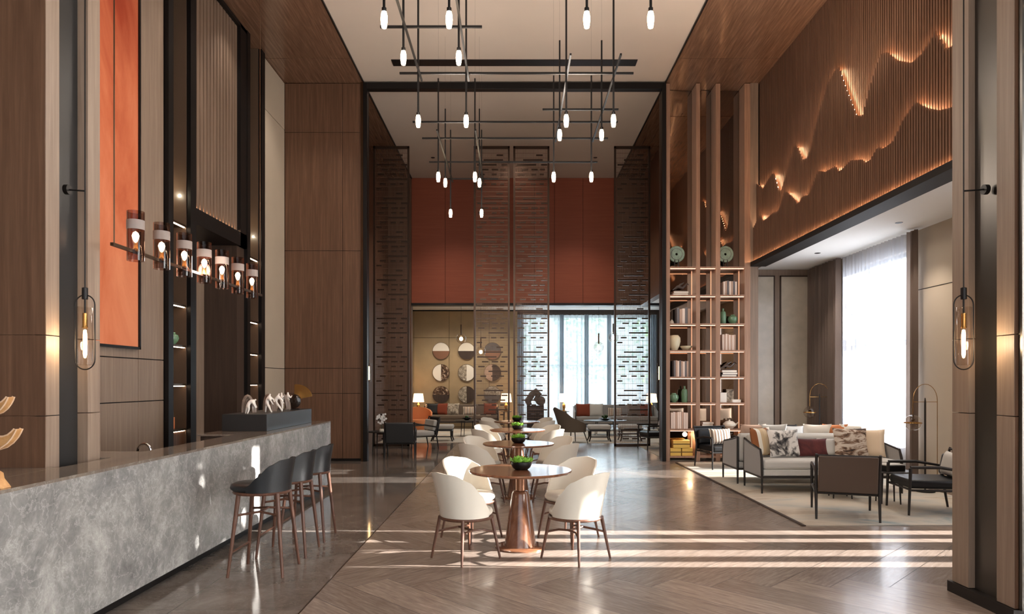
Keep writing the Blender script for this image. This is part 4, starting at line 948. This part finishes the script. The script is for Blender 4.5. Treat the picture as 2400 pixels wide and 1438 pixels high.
vase([(.001, 0), (.05, 0), (.035, .06), (.001, .1)], 'white_ceramic', 3.24, ZS[5], 'small white cone ornament on the second row of the shelving', name='ornament', cat='ornament')
books(3.32, 3.6, ZS[5], 'second row, left column of the shelving', D3, .33, 5)
vase(TALL, 'green_glaze', 4.29, ZS[5], 'tall green glazed bottle vase on the second row of the shelving'); vase(JAR, 'green_glaze', 4.49, ZS[5], 'round green jar beside the tall green bottle on the second row')
vase(URN, 'cream_ceramic', 3.29, ZS[4], 'large cream urn on the third row of the shelving'); vase(BOWL, 'cream_ceramic', 3.53, ZS[4], 'low cream bowl beside the large cream urn')
books(4.25, 4.52, ZS[4], 'third row, right column of the shelving', ['book_white', 'book_beige'], .34, 8)
books(3.26, 3.56, ZS[3], 'fourth row, left column of the shelving', D3, .34, 8)
flat_books(4.24, ZS[3], 3, 'fourth row, right column of the shelving', ['book_grey', 'book_grey', 'book_white']); driftwood(4.4, ZS[3]+.142, 'dark driftwood ornament on the grey book stack, fourth row')
vase(JAR, 'green_glaze', 3.28, ZS[2], 'round green jar on the fifth row of the shelving'); vase(TALL, 'green_glaze', 3.5, ZS[2], 'tall green glazed jar on the fifth row of the shelving', 1.05)
tag(B(0, .14, 0, .05, 0, .2).build('small_box', 'paper', bevel=.004), 'small white box at the left of the fifth row, right column', 'box', 'white boxes on the fifth shelf row', (4.22, 14.0, ZS[2]+.001))
tag(B(0, .15, 0, .05, 0, .27).build('small_box', 'mottled_marble', bevel=.004), 'taller patterned white box on the fifth row, right column', 'box', 'white boxes on the fifth shelf row', (4.37, 14.05, ZS[2]+.001))
tag(B(0, .18, 0, .1, 0, .06).build('small_box', 'paper', bevel=.004), 'flat white box at the right of the fifth row, right column', 'box', 'white boxes on the fifth shelf row', (4.45, 13.92, ZS[2]+.001))
books(3.2, 3.55, ZS[1], 'bottom row, left column of the shelving', ['book_white', 'book_white', 'book_beige'], .36, 8)
flat_books(3.83, ZS[1], 3, 'bottom row, middle column of the shelving', W3, .22)
tp = vase([(.001, 0), (.07, 0), (.13, .06), (.13, .1), (.07, .15), (.02, .155), (.02, .18), (.001, .185)], 'white_ceramic', 4.42, ZS[1], 'round white teapot on the bottom row of the shelving', name='teapot', cat='teapot')
MB().tube([(.12, 0, .07), (.19, 0, .13)], [.02, .01]).build('spout', 'white_ceramic', tp)
for x, l in ((3.33, 'left'), (4.33, 'right')):
    t = thing('jade_disc_ornament', 'large round green-grey disc on a stand at the top of the shelving, %s one' % l, 'ornament', (x, 14.0, 3.941), 0, 'round disc ornaments on the shelving')
    MB().lathe([(.025, -.012), (.16, -.014), (.17, 0), (.16, .014), (.025, .012), (.025, -.012)], (0, 0, .28), 36, ax='y').build('disc', 'celadon', t)
    MB().lathe([(.11, -.017), (.12, -.017), (.12, -.013)], (0, 0, .28), 32, ax='y').build('ring', 'stone_grey', t)
    mb = MB().box(-.09, .09, -.04, .04, 0, .02); mb.box(-.05, -.03, -.02, .02, .02, .16); mb.box(.03, .05, -.02, .02, .02, .16); mb.build('stand', 'black_wood', t)
for (x, z, l) in ((3.18, .101, 'lower left gold gift box at the foot of the shelving'), (3.42, .101, 'lower right gold gift box at the foot of the shelving'), (3.24, .262, 'top gold gift box stacked at the foot of the shelving')):
    t = thing('gift_box', l, 'box', (x, 13.9, z), 0, 'gold gift boxes under the shelving'); w_ = .22 if z < .2 else .34
    B(0, w_, 0, .18, 0, .155).build('box', 'gold_box', t, bevel=.004); B(-.001, w_+.001, -.002, .0, .07, .085).build('ribbon', 'dark_bronze', t)
light('POINT', 'base_glow', (3.6, 13.98, .5), 3, (1, .75, .45), shadow_soft_size=.05); light('POINT', 'base_glow', (4.3, 13.98, .5), 1.5, (1, .75, .5), shadow_soft_size=.05)
vase(JAR, 'green_glaze', -4.76, 2.121, 'round green jar on a lit shelf of the niche behind the bar', .9, 9.5)
vase([(.001, 0), (.035, 0), (.035, .16), (.001, .165)], 'orange_fabric', -4.76, .951, 'small orange candle on the lowest niche shelf behind the bar', 1, 9.5, 'candle', 'candle')
# ------------------------------------------------------------------ far lounge
halves = [('paper', 'copper', 0), ('white_ceramic', 'dark_wood', 0), ('stone_grey', 'copper', 0), ('paper', 'brown_marble', 1), ('mottled_marble', 'paper', 1), ('book_beige', 'dark_wood', 1), ('brown_marble', 'dark_wood', 0), ('mottled_marble', 'dark_wood', 1), ('mottled_marble', 'stone_grey', 0)]
words = ['white over copper', 'white over dark brown', 'grey over copper', 'white beside brown marble', 'mottled marble beside white', 'beige beside dark brown', 'brown marble over dark wood', 'pale marble beside dark brown', 'mottled marble over grey']
k = 0
for rz_, z in (('top', 2.72), ('middle', 1.94), ('bottom', 1.15)):
    for cx_, x in (('left', -2.63), ('centre', -1.71), ('right', -.78)):
        a_, b_, o_ = halves[k]
        t = thing('wall_disc', 'round wall disc, %s, %s of the %s row' % (words[k], cx_, rz_), 'wall art', (x, YB, z), 0, 'nine round discs on the gold wall')
        def half(s0): return [(.3*cos(s0+pi*i/18), .3*sin(s0+pi*i/18)) for i in range(19)]
        s0 = 0 if o_ == 0 else pi/2
        MB().prism(half(s0), 'y', -.05, -.01).build('half_disc', a_, t); MB().prism(half(s0+pi), 'y', -.045, -.01).build('half_disc', b_, t)
        MB().lathe([(.298, -.055), (.308, -.055), (.308, -.0), (.298, 0)], n=40, ax='y').build('rim', 'bronze', t); k += 1
def table_lamp(loc, label, sc=1, table=True):
    t = thing('table_lamp', label, 'table lamp', loc, 0, 'shaded lamps in the far lounge')
    MB().lathe([(.001, 0), (.09, 0), (.09, .02), (.03, .04), (.06, .14), (.05, .24), (.015, .28), (.012, .34)], n=20).build('base', 'brass', t)
    MB().lathe([(.2*sc, .32), (.16*sc, .62), (.155*sc, .62), (.195*sc, .32)], n=28).build('lamp_shade', 'shade_glow', t)
    l_ = light('POINT', 'lamp_glow', (loc[0], loc[1], loc[2]+.47), 9, (1, .72, .45), shadow_soft_size=.06)
for x, y, l in ((-3.35, 23.9, 'white-shaded table lamp at the left end of the far lounge'), (-.28, 23.9, 'white-shaded lamp between far sofa and window'), (1.75, 24.0, 'pink-shaded lamp before the far window'), (4.75, 23.6, 'white-shaded lamp at the right of the far lounge')):
    side_table((x, y, 0), 'dark side table carrying the '+l, .19, .58); table_lamp((x, y, .581), l)
sofa('brown far sofa below the round wall discs', (-1.85, 23.7, 0), pi, 'taupe_fabric', 'taupe_fabric', 'black_wood', 2.6, .8, .82)
sofa('grey far sofa before the far window', (3.35, 22.6, 0), pi, 'grey_fabric', 'grey_fabric', 'black_wood', 2.7, .8, .84)
G4 = 'pillows on the brown far sofa'; G5 = 'pillows on the grey far sofa'
for i, (x, m_, l) in enumerate(((-2.85, 'black_leather', 'dark pillow at the left end of the brown far sofa'), (-2.55, 'rust_fabric', 'rust red pillow on the brown far sofa'), (-2.15, 'mottled_marble', 'mottled beige pillow on the brown far sofa'), (-1.55, 'plaid_fabric', 'striped pale pillow on the brown far sofa'), (-.85, 'rust_fabric', 'rust pillow at the right end of the brown far sofa'))):
    pillow((x, 23.75, .46), random.uniform(-.2, .2), R(-14), .46, .42 if i != 3 else .3, m_, l, G4)
for i, (x, m_, l) in enumerate(((2.3, 'rust_fabric', 'rust pillow at the left end of the grey far sofa'), (2.72, 'light_fabric', 'pale grey pillow on the grey far sofa'), (3.35, 'plaid_fabric', 'plaid pillow in the middle of the grey far sofa'), (4.0, 'taupe_fabric', 'taupe pillow on the grey far sofa'), (4.35, 'rust_fabric', 'rust pillow at the right end of the grey far sofa'))):
    pillow((x, 22.65, .46), random.uniform(-.2, .2), R(-14), .48, .44 if i != 2 else .3, m_, l, G5)
def ottoman(loc, label, rz=0):
    t = thing('ottoman_bench', label, 'ottoman', loc, rz, 'upholstered ottomans in the far lounge')
    B(-.3, .3, -.24, .24, .33, .45).build('cushion', 'light_fabric', t, bevel=.045, seg=4); B(-.28, .28, -.22, .22, .28, .33).build('apron', 'black_wood', t)
    for x in (-1, 1):
        for y in (-1, 1): MB().tube([(x*.25, y*.19, .3), (x*.25, y*.19, .12), (x*.29, y*.22, 0)], [.028, .02, .016], 8).build('leg', 'black_wood', t)
    MB().box(-.25, .25, -.01, .01, .1, .13).build('stretcher', 'black_wood', t)
ottoman((-1.95, 18.6, 0), 'pale ottoman with black legs before the brown far sofa'); ottoman((2.3, 18.5, 0), 'pale ottoman with black legs before the grey sofa, left one'); ottoman((3.15, 18.6, 0), 'pale ottoman with black legs before the grey sofa, right one')
side_table((-1.35, 20.2, 0), 'round black low table by the brown far sofa', .42, .48, 'black_wood', 'coffee_table'); side_table((2.75, 20.6, 0), 'round black low table before the grey far sofa', .5, .45, 'black_wood', 'coffee_table', 4, 1.3)
t = thing('bonsai_bowl', 'dark bowl arrangement on the low table before the grey far sofa', 'ornament', (2.75, 20.6, .451)); MB().lathe([(.001, 0), (.06, 0), (.2, .05), (.19, .06), (.001, .03)], n=24).build('bowl', 'black_metal', t)
mb = MB()
for _ in range(14): mb.ball((random.uniform(-.08, .08), random.uniform(-.04, .04), .06+random.random()*.08), .035, 1, 8, 5)
mb.build('foliage', 'dark_leaf', t)
t = thing('bonsai_bowl', 'small dark bowl on the round low table by the brown far sofa', 'ornament', (-1.4, 20.2, .481)); MB().lathe([(.001, 0), (.05, 0), (.15, .06), (.14, .07), (.001, .03)], n=24).build('bowl', 'black_metal', t)
MB().ball((0, 0, .09), .06, .7).build('foliage', 'dark_leaf', t)
# wing lounge chair
t = thing('wing_lounge_chair', 'taupe lounge chair with a swept pointed back right of the dining row', 'armchair', (1.55, 18.0, 0), R(-60))
shell_mesh(.3, [(0, .95), (30, .86), (62, .66), (95, .56), (125, .46)], .36, .36, .22, 125, .035).build('backrest', 'olive_fabric', t)
pad(.3, .43, .33, .34, .02).build('seat', 'light_fabric', t)
for x in (-1, 1):
    for y in (-1, 1): rod((x*.2, y*.2, .32), (x*.28, y*.28, 0), .016, .01).build('leg', 'black_wood', t)
t = thing('orange_armchair', 'orange rounded armchair at the left of the brown far sofa', 'armchair', (-2.95, 21.2, 0), R(200))
shell_mesh(.2, [(0, .82), (38, .8), (62, .75), (95, .66), (120, .58)], .4, .38, .04, 120, .07).build('backrest', 'orange_fabric', t); pad(.12, .44, .35, .35, .02).build('seat', 'orange_fabric', t)
for x in (-1, 1):
    for y in (-1, 1): rod((x*.2, y*.2, .13), (x*.22, y*.22, 0), .02, .014).build('leg', 'black_wood', t)
armchair('dark grey armchair seen from behind left of the dining row', (-2.45, 14.75, 0), R(6), 'charcoal', 'black_leather', 'black_wood', w_=.62, d=.72)
armchair('black armchair with pale side panel behind the dark grey one', (-2.3, 16.6, 0), R(120), 'black_leather', 'light_fabric', 'black_wood', w_=.64, d=.66)
armchair('black armchair at the right beside the portal post', (3.38, 16.3, 0), R(100), 'black_leather', 'black_leather', 'black_wood', w_=.64, d=.66)
pillow((3.5, 16.3, .44), R(100), R(14), .36, .3, 'light_fabric', 'pale pillow on the black armchair beside the portal post', G3)
side_table((-3.0, 15.3, 0), 'round dark table carrying white flowers beside the left armchair', .3, .5)
t = thing('orchid', 'white orchid on the dark table beside the left far armchair', 'plant', (-2.95, 15.2, .501)); orchid(t, 34, .12, .34)
# sculpture
t = thing('sculpture_pedestal', 'black pedestal before the left edge of the far window', 'pedestal', (.68, 22.0, 0)); B(-.27, .27, -.22, .22, 0, .85).build('block', 'black_metal', t, bevel=.004)
t = thing('stone_sculpture', 'grey pierced stone sculpture on the black pedestal', 'sculpture', (.68, 22.0, .851))
mb = MB(); mb.tube([(-.18, 0, 0), (-.24, 0, .14), (-.1, 0, .36), (.03, 0, .46), (.12, 0, .36), (.05, 0, .24), (-.02, 0, .14)], [.08, .11, .1, .1, .1, .07, .06], 12); mb.ball((.17, 0, .15), .16, .95, 16, 10, 1, .6); mb.build('stone', 'stone_grey', t)
# globe pendants
for x, y, z, l in ((-1.63, 21.0, 2.95, 'glass globe pendant before the gold wall, left one'), (-1.05, 21.5, 2.57, 'lower glass globe pendant behind the left central screen'), (2.6, 21.0, 2.68, 'glass globe pendant before the far window'), (3.05, 21.0, 2.98, 'higher glass globe pendant at the right of the far window')):
    t = thing('globe_pendant', l, 'pendant lamp', (x, y, z), 0, 'glass globe pendants in the far lounge')
    MB().ball((0, 0, 0), .16, 1.05, 24, 14).build('globe', 'clear_glass', t); MB().ball((0, 0, -.02), .055, 1.1, 14, 8).build('bulb', 'bulb_glow', t)
    MB().tube([(0, 0, .1), (0, 0, .42)], .022, 10).build('socket', 'bronze', t); MB().tube([(0, 0, .42), (0, 0, 4.2-z)], .004, 6).build('cord', 'black_metal', t)
t = thing('tube_pendant', 'small glowing tube pendant at the left edge of the gold wall', 'pendant lamp', (-3.2, 21.2, 1.25), 0)
MB().lathe([(.001, 0), (.04, .01), (.04, .3), (.001, .31)], n=14).build('bulb', 'bulb_glow_soft', t); MB().tube([(0, 0, .3), (0, 0, 2.94)], .012, 6).build('cord', 'black_metal', t)
tag(B(-3.6, -.6, 18.0, 23.4, 0, .008).build('area_rug', 'rug'), 'pale rug under the brown far sofa group', 'rug'); tag(B(1.4, 5.2, 17.9, 23.2, 0, .008).build('area_rug', 'rug'), 'pale rug under the grey far sofa group', 'rug')
tag(B(3.12, 3.7, 13.95, 17.6, 0, .008).build('area_rug', 'rug'), 'beige rug edge beyond the right portal post', 'rug')
